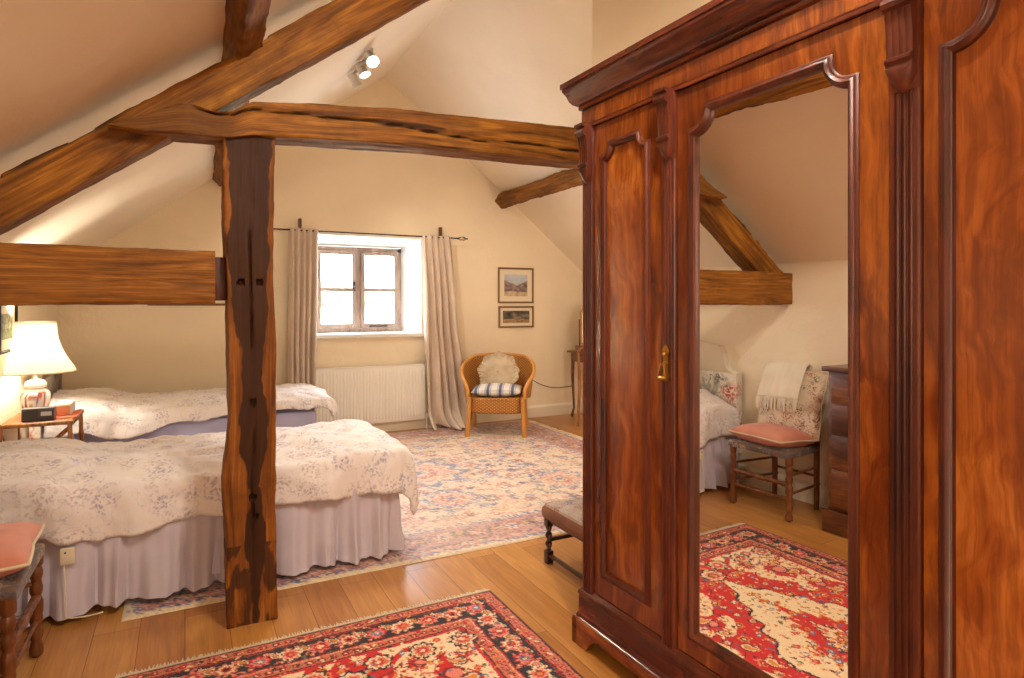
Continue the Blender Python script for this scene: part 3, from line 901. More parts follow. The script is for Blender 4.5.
# ------------------------------------------------------------------ rugs painted knot by knot
def L3(r, g, b): return np.array(lin((r, g, b)), dtype=np.float32)
class Canvas:
    def __init__(s, w, h, res):
        s.w, s.h, s.res = w, h, res
        s.nx, s.ny = int(w/res)+1, int(h/res)+1
        s.X, s.Y = np.meshgrid(np.linspace(0, w, s.nx), np.linspace(0, h, s.ny), indexing='ij')
        s.A = np.zeros((s.nx, s.ny, 3), np.float32)
        s.rng = np.random.RandomState(3)
    def win(s, x, y, r):
        i0, i1 = max(0, int((x-r)/s.res)), min(s.nx, int((x+r)/s.res)+2)
        j0, j1 = max(0, int((y-r)/s.res)), min(s.ny, int((y+r)/s.res)+2)
        return slice(i0, i1), slice(j0, j1)
    def disk(s, x, y, r, c, sx=1, sy=1, rot=0):
        w = s.win(x, y, r*max(sx, sy)*1.1+s.res)
        dx, dy = s.X[w]-x, s.Y[w]-y; ca, sa = math.cos(rot), math.sin(rot)
        u, v = (dx*ca+dy*sa)/sx, (-dx*sa+dy*ca)/sy
        s.A[w][(u*u+v*v) < r*r] = c
    def flower(s, x, y, r, cols, n=6, rot=0, amp=.3):
        w = s.win(x, y, r*1.35)
        dx, dy = s.X[w]-x, s.Y[w]-y
        d = np.hypot(dx, dy); a = np.arctan2(dy, dx)-rot
        pet = r*(1-amp+amp*np.abs(np.cos(a*n/2)))
        for k, c in enumerate(cols):
            f = 1-k/len(cols)
            s.A[w][d < pet*f] = c
    def curve(s, pts, wd, c):
        for (x0, y0), (x1, y1) in zip(pts, pts[1:]):
            L = math.hypot(x1-x0, y1-y0); n = max(1, int(L/(s.res*.8)))
            for k in range(n+1):
                t = k/n; s.disk(lerp(x0, x1, t), lerp(y0, y1, t), wd, c)
    def paisley(s, x, y, r, cols, rot=0, hand=1):
        for k, c in enumerate(cols):
            f = 1-k/len(cols)*.85
            for q in range(14):
                t = q/13
                px, py = r*1.5*t, hand*r*1.1*t*t
                ca, sa = math.cos(rot), math.sin(rot)
                s.disk(x+px*ca-py*sa, y+px*sa+py*ca, r*(1-t)*.9*f+ .001, c)
    def edge(s): return np.minimum(np.minimum(s.X, s.w-s.X), np.minimum(s.Y, s.h-s.Y))

def cblob(X, Y, f, seed):
    r = np.random.RandomState(seed); out = np.zeros_like(X)
    for k in range(6):
        a = r.uniform(0, 2*PI); q = f*(1+k*.7)
        out += np.sin(X*q*math.cos(a)+Y*q*math.sin(a)+r.uniform(0, 6.28))/(1+k*.5)
    return out/3

def warp(cv, amp, jit, f, seed=5):
    dx = amp*cblob(cv.X, cv.Y, f, seed)+cv.rng.uniform(-jit, jit, cv.X.shape); dy = amp*cblob(cv.X, cv.Y, f, seed+1)+cv.rng.uniform(-jit, jit, cv.X.shape)
    i = np.clip(np.arange(cv.nx)[:, None]+np.rint(dx/cv.res).astype(int), 0, cv.nx-1); j = np.clip(np.arange(cv.ny)[None, :]+np.rint(dy/cv.res).astype(int), 0, cv.ny-1)
    cv.A[:] = cv.A[i, j]

def rug_mesh(cv, x0, y0, name, mat, z=.012, wav=.002):
    """canvas x -> world x, canvas y -> world -y from y0"""
    nx, ny = cv.nx, cv.ny
    e = cv.edge()
    Z = z*np.clip(e/.012, 0, 1)**.5+wav*cblob(cv.X, cv.Y, 3, 2)*np.clip(e/.1, 0, 1)
    Z = np.maximum(Z, .0015)
    V = np.stack([x0+cv.X, y0-cv.Y, Z], -1).reshape(-1, 3)
    idx = np.arange(nx*ny).reshape(nx, ny)
    F = np.stack([idx[:-1, :-1], idx[:-1, 1:], idx[1:, 1:], idx[1:, :-1]], -1).reshape(-1, 4)
    me = bpy.data.meshes.new(name)
    me.vertices.add(len(V)); me.vertices.foreach_set('co', V.astype(np.float32).ravel())
    me.loops.add(F.size); me.loops.foreach_set('vertex_index', F.ravel().astype(np.int32))
    me.polygons.add(len(F)); me.polygons.foreach_set('loop_start', np.arange(0, F.size, 4, dtype=np.int32))
    me.update(calc_edges=True)
    if me.polygons[0].normal.z < 0: me.flip_normals()
    me.polygons.foreach_set('use_smooth', [True]*len(F))
    col = np.concatenate([cv.A.reshape(-1, 3), np.ones((nx*ny, 1), np.float32)], 1)
    at = me.attributes.new('paint', 'FLOAT_COLOR', 'POINT'); at.data.foreach_set('color', col.astype(np.float32).ravel())
    me.materials.append(mat)
    o = bpy.data.objects.new(name, me); COL.objects.link(o); return o

def border_walk(cv, inset, spacing):
    """points along the four sides at an inset, with tangent angle"""
    out = []
    w, h = cv.w-2*inset, cv.h-2*inset
    nw, nh_ = max(1, round(w/spacing)), max(1, round(h/spacing))
    for k in range(nw): out.append((inset+w*k/nw, inset, 0)); out.append((inset+w*(k+1)/nw, cv.h-inset, PI))
    for k in range(nh_): out.append((inset, inset+h*(k+1)/nh_, PI/2)); out.append((cv.w-inset, inset+h*k/nh_, -PI/2))
    return out

# --- red Persian rug in front of the wardrobe
RW, RH = 1.56, 2.35
cv = Canvas(RW, RH, .0038)
RED, DRED, SAL, NAVY, CRM, PNK, ORG, BLU, GRN, BRN = L3(200, 20, 20), L3(120, 20, 22), L3(208, 112, 82), L3(34, 24, 34), L3(234, 208, 168), L3(226, 128, 112), L3(216, 136, 56), L3(92, 108, 140), L3(108, 108, 70), L3(110, 58, 32)
e = cv.edge(); A = cv.A
# field
A[:] = RED
rng = cv.rng
cxm, cym = RW/2, RH/2
# cream corner spandrels with scalloped edge
b_in = .30
dx = np.abs(cv.X-cxm)/(RW/2-b_in); dy = np.abs(cv.Y-cym)/(RH/2-b_in)
ang = np.arctan2(dy, dx); rad = np.hypot(dx**1.3, dy**1.3)
sp = (rad+.05*np.cos(ang*26)) > 1.02
A[sp] = CRM
# long cream side/end scrolls
for sx in (-1, 1):
    for k in range(-4, 5):
        pass
for (fx, fy) in [(x, y) for x in np.arange(.33, RW-.3, .075) for y in np.arange(.33, RH-.3, .075)]:
    fx += rng.uniform(-.018, .018); fy += rng.uniform(-.018, .018)
    i, j = int(fx/cv.res), int(fy/cv.res)
    if sp[i, j]:
        q = rng.randint(4)
        if q == 0: cv.flower(fx, fy, .030, [DRED, PNK, CRM], 5, rng.uniform(0, 6))
        elif q == 1: cv.paisley(fx, fy, .022, [DRED, ORG, CRM], rng.uniform(0, 6), 1)
        elif q == 2: cv.curve([(fx-.03, fy), (fx-.01, fy+.018), (fx+.015, fy-.01), (fx+.04, fy+.01)], .0032, RED)
        else: cv.flower(fx, fy, .018, [RED, ORG], 4, 0)
    else:
        q = rng.randint(5)
        if q < 2: cv.flower(fx, fy, .022, [NAVY, PNK, CRM, DRED], 5, rng.uniform(0, 6))
        elif q == 2: cv.flower(fx, fy, .026, [ORG, DRED, CRM], 6, rng.uniform(0, 6))
        elif q == 3: cv.curve([(fx-.02, fy-.02), (fx, fy), (fx+.02, fy+.005)], .003, NAVY); cv.disk(fx+.02, fy, .007, CRM)
        else: cv.disk(fx, fy, .013, BLU); cv.disk(fx, fy, .007, CRM)
# big cream shells in the spandrels
for sx in (-1, 1):
    for sy in (-1, 1):
        for (ux, uy, rr, ro) in ((.26, .70, .15, .2), (.20, .46, .11, 1.2), (.45, .84, .10, 0)):
            X0, Y0 = cxm+sx*(RW/2-b_in)*(1-ux)*1.0, cym+sy*(RH/2-b_in)*uy
            for k in range(9):
                a = -1.3+2.6*k/8+ro+ (PI if sx > 0 else 0)
                px, py = X0+rr*math.cos(a)*.75, Y0+sy*rr*math.sin(a)*.75
                cv.disk(px, py, rr*.20, CRM, 1.5, .9, a*1)
                cv.curve([(X0, Y0), (px, py)], .003, RED)
                cv.disk(px, py, rr*.07, ORG)
            cv.disk(X0, Y0, rr*.30, DRED); cv.disk(X0, Y0, rr*.22, PNK)
# central medallion: pointed cream lozenge with scallops
mx, my = np.abs(cv.X-cxm)/.36, np.abs(cv.Y-cym)/.62
an = np.arctan2(my, mx); ra = (mx**.95+my**.95)
for thr, c in ((1.10, NAVY), (1.07, CRM), (.60, ORG), (.57, RED), (.33, NAVY), (.30, CRM), (.16, ORG)):
    A[(ra+.045*np.cos(an*18)) < thr] = c
for k in range(150):
    a = rng.uniform(0, 2*PI); q = rng.uniform(.1, .92)
    fx, fy = cxm+.36*q*math.cos(a)*abs(math.cos(a)), cym+.62*q*math.sin(a)*abs(math.sin(a))
    cv.flower(fx, fy, rng.uniform(.009, .021), [[DRED, ORG, CRM], [RED, PNK], [BLU, CRM], [ORG, RED]][rng.randint(4)], rng.randint(4, 7), rng.uniform(0, 6))
# pendants
for s in (-1, 1):
    cv.flower(cxm, cym+s*.74, .075, [NAVY, CRM, PNK, DRED, ORG], 8, 0, .25)
# borders
def band(a, b, c): A[(e >= a) & (e < b)] = c
band(0, .014, DRED); band(.014, .020, NAVY); band(.020, .066, SAL); band(.066, .074, NAVY); band(.074, .079, RED)
band(.079, .205, NAVY); band(.205, .210, RED); band(.210, .216, CRM*.8); band(.216, .262, SAL); band(.262, .268, NAVY); band(.268, .285, RED)
for ins in (.043, .239):
    for k, (x, y, a) in enumerate(border_walk(cv, ins, .048)):
        cv.flower(x, y, .017, [DRED, PNK, RED] if k % 2 else [NAVY, RED, CRM], 4, PI/4, .4)
        x2, y2 = x+.024*math.cos(a), y+.024*math.sin(a)
        cv.curve([(x2-.012*math.cos(a)-.010*math.sin(a), y2-.012*math.sin(a)+.010*math.cos(a)), (x2+.012*math.cos(a)+.010*math.sin(a), y2+.012*math.sin(a)-.010*math.cos(a))], .0028, GRN if k % 3 else DRED)
for k, (x, y, a) in enumerate(border_walk(cv, .142, .118)):
    c, s_ = math.cos(a), math.sin(a); sg = 1 if k % 2 else -1
    mxp, myp = x+.059*c, y+.059*s_
    cv.curve([(x, y), (x+.03*c-sg*.035*s_, y+.03*s_+sg*.035*c), (mxp, myp), (x+.09*c+sg*.03*s_, y+.09*s_-sg*.03*c)], .003, PNK)
    cv.paisley(mxp-sg*.018*s_, myp+sg*.018*c, .020, [CRM, BRN, ORG] if k % 3 else [CRM, GRN, PNK], a+1.9*sg, sg)
    cv.flower(x+.03*c-sg*.042*s_, y+.03*s_+sg*.042*c, .010, [CRM, RED], 5, 0)
    cv.flower(x+.08*c+sg*.042*s_, y+.08*s_-sg*.042*c, .011, [SAL, CRM], 5, 0)
    pal = [[CRM, PNK, RED, ORG], [PNK, RED, CRM], [SAL, CRM, RED, NAVY], [RED, PNK, BLU, CRM]][(k//2) % 4]
    cv.flower(x, y, .047, pal, 8, a, .38)
for sx in (-1, 1):
    for sy in (-1, 1):
        for k in range(3):
            fx, fy = cxm+sx*(.12+.18*k), cym+sy*(RH/2-.36+.0*k)
            cv.flower(fx, fy, .062, [NAVY, CRM, SAL, RED, CRM], 9, .2*k, .3)
            cv.curve([(fx-.07, fy-sy*.07), (fx-.03, fy-sy*.10), (fx+.03, fy-sy*.085), (fx+.08, fy-sy*.05)], .0045, DRED)
            for q in range(5): cv.disk(fx-.07+.035*q, fy-sy*(.105+.012*(q % 2)), .009, [ORG, RED, PNK][q % 3])
        for k in range(6):
            fx, fy = cxm+sx*(RW/2-.37), cym+sy*(.08+.12*k)
            cv.paisley(fx, fy, .034, [DRED, CRM, ORG], 1.2*sx+.4*k, sx); cv.curve([(fx, fy-.05), (fx+.03*sx, fy-.02), (fx+.035*sx, fy+.03)], .004, RED)
for k in range(3200):   # scattered little knots and leaves over field and borders
    fx, fy = rng.uniform(.03, RW-.03), rng.uniform(.03, RH-.03)
    ee = min(fx, RW-fx, fy, RH-fy); q = rng.randint(5)
    if .079 < ee < .205: c = [DRED, PNK, SAL, GRN, BRN][q]
    elif ee < .27: c = [DRED, CRM, NAVY, ORG, RED][q]
    else:
        i, j = int(fx/cv.res), int(fy/cv.res)
        c = [DRED, SAL, GRN, PNK, ORG][q] if A[i, j, 1] > .3 else [NAVY, ORG, PNK, CRM, BLU][q]
    cv.disk(fx, fy, rng.uniform(.004, .008), c, rng.uniform(.7, 2.2), .8, rng.uniform(0, 3))
warp(cv, .0045, .0026, 24)
A *= (1+.10*cv.rng.uniform(-1, 1, A.shape[:2])[..., None]).astype(np.float32)
rg = rug_mesh(cv, 1.325-RW, 2.745, 'persian_rug', M['rug'])
tag(rg, 'red Persian rug with dark floral border on the boards before the wardrobe', 'rug')
def fringe(parent, x0, x1, y, dirn, L, seed, dens=.006, horizontal=True, w=.0024):
    m = MB(); rnd = random.Random(seed)
    n = int((x1-x0)/dens)
    def P(a, d, z): return (a, y+dirn*d, z) if horizontal else (y+dirn*d, a, z)
    for i in range(n):
        a = x0+(x1-x0)*i/n; l = L*rnd.uniform(.65, 1.2); j = rnd.uniform(-.008, .008)
        m.tube([P(a, -.006, .009), P(a+j*.3, l*.4, .005), P(a+j, l, .003)], [w*1.3, w*1.2, w*.8], 5)
    m.grid(lambda u, v: P(lerp(x0, x1, u), lerp(-.004, L*.35, v), .007), 40, 1)
    o = m.build('fringe', M['fringe'], parent); return o
fringe(rg, 1.325-RW+.004, 1.321, 2.745, 1, .035, 1)
fringe(rg, 1.325-RW+.004, 1.321, 2.745-RH, -1, .035, 2)

# --- large pale carpet under the beds
PW, PH = 3.90, 3.36
pv = Canvas(PW, PH, .0115)
CR2, BL2, RS2, PK2, GD2, NV2 = L3(214, 192, 166), L3(84, 92, 142), L3(176, 78, 56), L3(204, 132, 114), L3(196, 144, 86), L3(44, 40, 76)
e = pv.edge(); A = pv.A; rng = pv.rng
A[:] = CR2
def motif(fx, fy, sz, pool):
    q = rng.randint(5); c = pool[rng.randint(len(pool))]; c2 = pool[rng.randint(len(pool))]
    if q == 0: pv.flower(fx, fy, sz, [c, CR2, c2], 6, rng.uniform(0, 6), .45)
    elif q == 1: pv.paisley(fx, fy, sz*.8, [c, CR2], rng.uniform(0, 6), 1)
    elif q == 2: pv.curve([(fx-sz*1.3, fy-sz*.5), (fx-.3*sz, fy+sz*.4), (fx+sz*.5, fy-sz*.2), (fx+sz*1.4, fy+sz*.4)], .008, c)
    elif q == 3: pv.flower(fx, fy, sz*.7, [c, c2], 4, rng.uniform(0, 6), .6)
    else:
        a = rng.uniform(0, 6.28)
        for k in range(5): pv.disk(fx+sz*.8*math.cos(a+k*.5), fy+sz*.8*math.sin(a+k*.5), .013, c)
for fx in np.arange(.5, PW-.45, .105):
    for fy in np.arange(.5, PH-.45, .105):
        motif(fx+rng.uniform(-.04, .04), fy+rng.uniform(-.04, .04), rng.uniform(.04, .08), [BL2, BL2, PK2, RS2, GD2, NV2, RS2])
for (fx, fy, s) in ((PW/2, PH/2, .42), (PW/2, PH/2-.75, .22), (PW/2, PH/2+.75, .22), (1.0, 1.0, .26), (PW-1.0, 1.0, .26), (1.0, PH-1.0, .26), (PW-1, PH-1, .26)):
    pv.flower(fx, fy, s, [BL2, CR2, PK2, CR2, RS2, CR2, BL2], 10, .3, .3)
def band2(a, b, c): A[(e >= a) & (e < b)] = c
band2(0, .045, L3(222, 200, 164)); band2(.045, .06, BL2); band2(.06, .12, PK2); band2(.12, .135, NV2); band2(.135, .37, L3(186, 134, 124)); band2(.37, .385, BL2); band2(.385, .44, CR2); band2(.44, .452, PK2)
for k, (x, y, a) in enumerate(border_walk(pv, .09, .075)): pv.flower(x, y, .024, [CR2, BL2] if k % 2 else [BL2, CR2], 4, .7, .4)
for k, (x, y, a) in enumerate(border_walk(pv, .41, .08)): pv.flower(x, y, .022, [BL2] if k % 2 else [RS2], 4, .7, .4)
for k, (x, y, a) in enumerate(border_walk(pv, .252, .23)):
    pv.flower(x, y, .095, [NV2, PK2, CR2, RS2] if k % 4 < 2 else [RS2, CR2, BL2], 8, a, .45)
    x2, y2 = x+.115*math.cos(a), y+.115*math.sin(a)
    pv.paisley(x2, y2, .045, [NV2, GD2], a+1.6, 1)
    for q in range(4): pv.disk(x2+rng.uniform(-.08, .08), y2+rng.uniform(-.08, .08), .014, [CR2, BL2, NV2, RS2][q])
warp(pv, .02, .022, 11)
wear = np.clip(.10+.30*cblob(pv.X, pv.Y, 2.2, 9), 0, .55)[..., None].astype(np.float32)
A[:] = A*(1-wear)+CR2*wear
streak = (rng.uniform(-1, 1, A.shape[:2])+np.roll(rng.uniform(-1, 1, A.shape[:2]), 1, 0))*.09
A *= (1+streak[..., None]).astype(np.float32)
pr_ = rug_mesh(pv, -.25, 3.235+PH, 'floral_carpet', M['rug_pale'], z=.010, wav=.001)
tag(pr_, 'large faded cream and blue floral carpet under the beds and wicker armchair', 'carpet')
fringe(pr_, 3.24, 3.235+PH, -.25+PW, 1, .06, 4, .011, horizontal=False, w=.005)

# ------------------------------------------------------------------ radiator
t = thing('radiator', 'white panel radiator under the window', 'radiator', (1.778, YF, 0))
m = MB(); w = .612; n = 33
pr = []
for i in range(n):
    x = -w+.03+(2*w-.06)*i/n; d = (2*w-.06)/n
    pr += [(x, 0), (x+d*.28, -.007), (x+d*.60, -.007), (x+d*.88, 0)]
pr.append((w-.03, 0))
zs = [(.12, .004), (.16, 0), (.17, 1), (.675, 1), (.69, 0), (.73, .004)]
rows = []
for z, k in zs: rows.append([m.bm.verts.new((x, -.095+(y if k == 1 else (k if k < 1 and k > 0 else 0)), z)) for x, y in pr])
for a, b in zip(rows, rows[1:]):
    for i in range(len(pr)-1): m.bm.faces.new((a[i], a[i+1], b[i+1], b[i]))
m.box((-w, -.094, .115), (w, -.075, .735), .004); m.build('panel', M['radiator'], t, angle=25)
m = MB(); m.box((-w+.005, -.10, .729), (w-.005, -.03, .737), .002)
for s in (-1, 1): m.box((s*w-.004, -.095, .13), (s*w+.004, -.03, .72), .002)
m.build('casing', M['radiator'], t)
m = MB(); m.box((-w+.05, -.05, .2), (w-.05, -.03, .66), .003); m.box((-.4, -.03, .2), (-.36, -.002, .65), .002); m.box((.36, -.03, .2), (.4, -.002, .65), .002); m.build('back_panel', M['radiator'], t)
for s in (-1, 1):
    m = MB(); m.tube([(s*(w+.035), -.06, .0), (s*(w+.035), -.06, .12)], .009, 10); m.tube([(s*(w+.0), -.06, .145), (s*(w+.05), -.06, .145)], .011, 10)
    m.lathe([(.015, 0), (.02, .01), (.02, .05), (.015, .055)], (s*(w+.035), -.06, .12)); m.build('valve', M['radiator'], t)

# ------------------------------------------------------------------ curtains and pole
t = thing('curtain_pole', 'thin black iron curtain pole with scrolled finial above the window', 'curtain pole', (1.775, 6.66, 2.165))
m = MB(); m.tube([(-1.0, 0, 0), (1.02, 0, .004)], .008, 10); m.build('pole', M['iron'], t)
for s in (-1, 1):
    m = MB(); x = s*1.02
    for q in range(4):
        a = q*PI/2; pts = []
        for k in range(13):
            b = k/12; pts.append((x+s*(.10*b), .024*math.sin(b*PI)*math.cos(a+b*2), .004+.024*math.sin(b*PI)*math.sin(a+b*2)))
        m.tube(pts, .0035, 6)
    m.ball((x+s*.11, 0, .004), .010, sub=2); m.ball((x, 0, .004), .012, sub=2)
    m.build('finial', M['iron'], t)
for x, lb in ((-.72, 0), (.83, 1)):
    m = MB(); m.box((x-.016, .058, -.05), (x+.016, .0999, .13), .004); m.tube([(x, .07, -.012), (x, .0, -.012)], .007, 8); m.build('bracket', M['chair_wood'], t)
for k in range(20):
    x = (-.82+.026*k) if k < 10 else (.67+.026*(k-10))
    m = MB(); pts = [(x, .013*math.cos(a*PI/6), -.006+.014*math.sin(a*PI/6)) for a in range(13)]
    m.tube(pts, .0022, 6, caps=False); m.build('ring', M['iron'], t)

def curtain(label, xa, xb, bot, zb, flare, seed, pleats=6):
    m = MB()
    def fn(u, v):
        # v: top 0 -> bottom 1
        z = lerp(2.185, zb, v)
        wx0 = interp(v, [(0, xa), (.15, xa+.01), (1, bot[0])]); wx1 = interp(v, [(0, xb), (.5, lerp(xb, bot[1], .35)), (1, bot[1])])
        x = lerp(wx0, wx1, u)
        ph = u*pleats*2*PI+seed+1.6*nz(v*1.1, seed)+2.2*nz(u*3, v*.7, seed)
        am = interp(v, [(0, .012), (.03, .020), (.06, .022), (.3, .034), (1, .055)])
        y = 6.66-.01+am*math.sin(ph)+.012*math.sin(2*ph+1)*min(1, v*4)
        x += .010*math.cos(ph)*min(1, v*4)
        if v > .9 and flare:
            k = (v-.9)/.1
            y -= k*k*flare*(.5+.5*math.sin(u*9+seed)); x += .12*flare*k*k*math.sin(u*7)
            z = max(z, zb+.012*k*(1+math.sin(u*14)))
        return (x, y, z)
    m.grid(fn, 160, 70)
    o = m.build('curtain', M['curtain'], recalc=False)
    md = o.modifiers.new('thick', 'SOLIDIFY'); md.thickness = .004
    return tag(o, label, 'curtain')
curtain('beige linen curtain hanging left of the window', .925, 1.225, (.92, 1.185), .02, .0, 1, 5)
curtain('beige linen curtain right of the window, pooling on the floor', 2.36, 2.70, (2.42, 3.0), .02, .34, 3, 5)

# ------------------------------------------------------------------ pictures
def paint_plane(name, w, h, paintfn, mat, parent, loc, nrm='y', n=44):
    me = bpy.data.meshes.new(name); nx, ny = n, max(6, int(n*h/w))
    V = []; colr = []
    for i in range(nx+1):
        for j in range(ny+1):
            u, v = i/nx, j/ny
            V.append(((u-.5)*w, 0, (v-.5)*h) if nrm == 'y' else (0, (u-.5)*w, (v-.5)*h)); colr.append(tuple(paintfn(u, v))+(1.0,))
    F = [(i*(ny+1)+j, (i+1)*(ny+1)+j, (i+1)*(ny+1)+j+1, i*(ny+1)+j+1) for i in range(nx) for j in range(ny)]
    me.from_pydata(V, [], F); at = me.attributes.new('paint', 'FLOAT_COLOR', 'POINT'); at.data.foreach_set('color', [c for q in colr for c in q])
    me.materials.append(mat); o = bpy.data.objects.new(name, me); COL.objects.link(o); o.parent = parent; o.location = loc; return o
def scene_paint(kind, seed):
    def f(u, v):
        n = nz(u*6+seed, v*6, seed)
        if kind == 0:  # street with pale sky
            if v > .5+.28*(abs(u-.52)*1.6)+.05*n: return lin((188+18*n, 196, 206))
            if v > .22: return lin((132+60*n, 112+50*n, 106+40*n))
            return lin((186+30*n, 164+30*n, 132+20*n))
        if kind == 1:  # dark landscape with pale cloud
            q = nz(u*3+seed, v*3, 1)
            return lin((104+90*q, 96+80*q, 84+60*q)) if v > .3 else lin((150+50*n, 120+40*n, 84))
        return lin((150+70*n, 146+60*n, 120+50*n)) if v > .4 else lin((110+50*n, 110+50*n, 76))
    return f
M['gilt'] = NT('dull_gilt_frame').set(Base_Color=C(132, 100, 62), Roughness=.4, Metallic=.3).m
M['mount'] = NT('cream_mount').set(Base_Color=C(232, 218, 190), Roughness=.8).m
def picture(label, loc, w, h, mw, kind, seed, side='far', fw=.020):
    t = thing('framed_picture', label, 'picture', loc, 0 if side == 'far' else R(90))
    m = MB(); out = [(-w/2, -h/2), (w/2, -h/2), (w/2, h/2), (-w/2, h/2)]
    m.sweep(out, [(0, 0), (0, -.018), (fw*.5, -.022), (fw, -.014), (fw, -.004)], lambda u, v, q: (u, q, v)); m.build('frame', M['gilt'] if side == 'far' else M['iron'], t)
    m = MB(); m.box((-w/2+.004, -.006, -h/2+.004), (w/2-.004, -.001, h/2-.004), 0); m.build('mount', M['mount'], t)
    paint_plane('print', w-2*mw, h-2*mw, scene_paint(kind, seed), M['painted'], t, (0, -.0075, 0))
    return t
picture('larger framed street watercolour on the gable wall, above the wicker armchair', (3.60, YF, 1.64), .49, .435, .085, 0, 3)
picture('small wide framed landscape hung directly under the street watercolour', (3.605, YF, 1.255), .485, .265, .058, 1, 5)
picture('framed picture on the gable wall, only its lower edge showing under the side beam', (.03, YF, 1.585), .68, .38, .06, 2, 8)
picture('black-framed print on the left wall above the table lamp', (XL, 4.96, 1.265), .44, .33, .085, 2, 12, 'left')

# ------------------------------------------------------------------ bedside table, lamp, radio
TZ = .665
t = thing('bamboo_table', 'bamboo bedside table with dark top between the two beds', 'table', (-.825, 5.06, 0))
hx, hy_ = .175, .23
m = MB(); m.box((-hx, -hy_, TZ-.02), (hx, hy_, TZ), .004); m.build('tabletop', M['bamboo'], t)
m = MB()
for s in (-1, 1):
    m.tube([(-hx-.02, s*hy_, TZ-.012), (hx+.02, s*hy_, TZ-.012)], .014, 10); m.tube([(s*hx, -hy_-.02, TZ-.012), (s*hx, hy_+.02, TZ-.012)], .014, 10)
    m.tube([(-hx, s*hy_, .25), (hx, s*hy_, .25)], .010, 8); m.tube([(s*hx, -hy_, .25), (s*hx, hy_, .25)], .010, 8)
    m.tube([(-hx, s*hy_, .28), (hx, s*hy_, TZ-.05)], .008, 8); m.tube([(s*hx, -hy_, TZ-.05), (s*hx, hy_, .28)], .008, 8)
m.build('bamboo_rail', M['bamboo'], t)
for sx in (-1, 1):
    for sy in (-1, 1):
        m = MB(); pts = [(sx*(hx+.0)*(1+.10*(1-k/20)), sy*(hy_)*(1+.06*(1-k/20)), (TZ-.005)*k/20) for k in range(21)]
        m.tube(pts, [.013 if k % 5 else .017 for k in range(21)], 10); m.build('leg', M['bamboo'], t)

LX, LY = -.865, 5.06
t = thing('table_lamp', 'lit table lamp with bell shade and painted ginger-jar base on the bamboo table', 'lamp', (LX, LY, TZ))
me = MB()
jar = [(.035, 0), (.05, .004), (.052, .012), (.058, .03), (.072, .07), (.080, .11), (.082, .14), (.074, .165), (.058, .182), (.046, .188), (.046, .196), (.060, .198), (.062, .212), (.056, .23), (.040, .243), (.018, .25), (.010, .262), (.008, .28)]
me.lathe(jar, (0, 0, 0), n=48)
jo = me.build('jar_base', M['china'], t)
jm = jo.data; at = jm.attributes.new('paint', 'FLOAT_COLOR', 'POINT'); cols = []
for v in jm.vertices:
    a = math.atan2(v.co.y, v.co.x); z = v.co.z; c = (240, 232, 220)
    n = nz(math.cos(a)*4.5, math.sin(a)*4.5, z*55, 2)
    if .02 < z < .17 and n > .18: c = (176, 84, 52) if nz(a*2, z*30) > 0 else (60, 78, 130)
    if .012 < z < .022 or .17 < z < .178 or .20 < z < .21: c = (80, 92, 140)
    cols += list(lin(c))+[1.0]
at.data.foreach_set('color', cols)
m = MB(); m.tube([(0, 0, .27), (0, 0, .40)], .006, 8); m.lathe([(.016, .28), (.018, .33), (.012, .335)], (0, 0, 0), n=16); m.build('bulb_holder', M['brass'], t)
m = MB()
def shf(u, v):
    a = u*2*PI; r = interp(v, [(0, .235), (.08, .222), (.25, .185), (.45, .152), (.65, .130), (.85, .120), (1, .116)])*.93
    sc = 1+.018*abs(math.sin(a*5))*(1-v*.5)
    return (r*sc*math.cos(a), r*sc*math.sin(a), .298+.325*v-.012*abs(math.cos(a*5))*(1-v)*0)
m.grid(shf, 80, 24, closeu=True)
sh = m.build('lamp_shade', M['shade'], t, recalc=False); sd = sh.modifiers.new('thick', 'SOLIDIFY'); sd.thickness = .0015
for zq, rq in ((.298, .2205), (.623, .109)):
    m = MB(); m.tube([(rq*math.cos(k*PI/20), rq*math.sin(k*PI/20), zq) for k in range(41)], .004, 6, caps=False); m.build('shade_trim', M['piping'], t)
m = MB(); m.ball((0, 0, .385), .032, sub=3); m.build('bulb', M['bulb'], t)

t = thing('radio', 'small dark grey clock radio at the front of the bamboo table', 'radio', (-.82, 4.90, TZ))
m = MB(); m.box((-.085, -.035, 0), (.085, .04, .085), .008); m.build('body', M['black_plastic'], t)
m = MB(); m.box((-.075, -.0375, .02), (.0, -.034, .07), .002); m.build('grille', M['grille'], t)
m = MB(); m.box((.015, -.038, .035), (.07, -.034, .06), .002); m.build('display', M['steel'], t)
m = MB(); m.box((-.07, -.16, 0), (.07, .14, .005), .001); o = m.build('place_mat', M['red_plastic']); o.location = (-.70, 5.08, TZ)
tag(o, 'flat orange-red mat under the little box on the bamboo table', 'mat')
t = thing('wooden_box', 'little cream and orange box beside the radio on the bamboo table', 'box', (-.715, 5.12, TZ+.006))
m = MB(); m.box((-.045, -.1, 0), (.045, .1, .075), .006); m.build('body', M['cream_card'], t)
m = MB(); m.box((-.04, -.104, .006), (.04, -.099, .062), .002); m.build('front_panel', M['orange_card'], t)

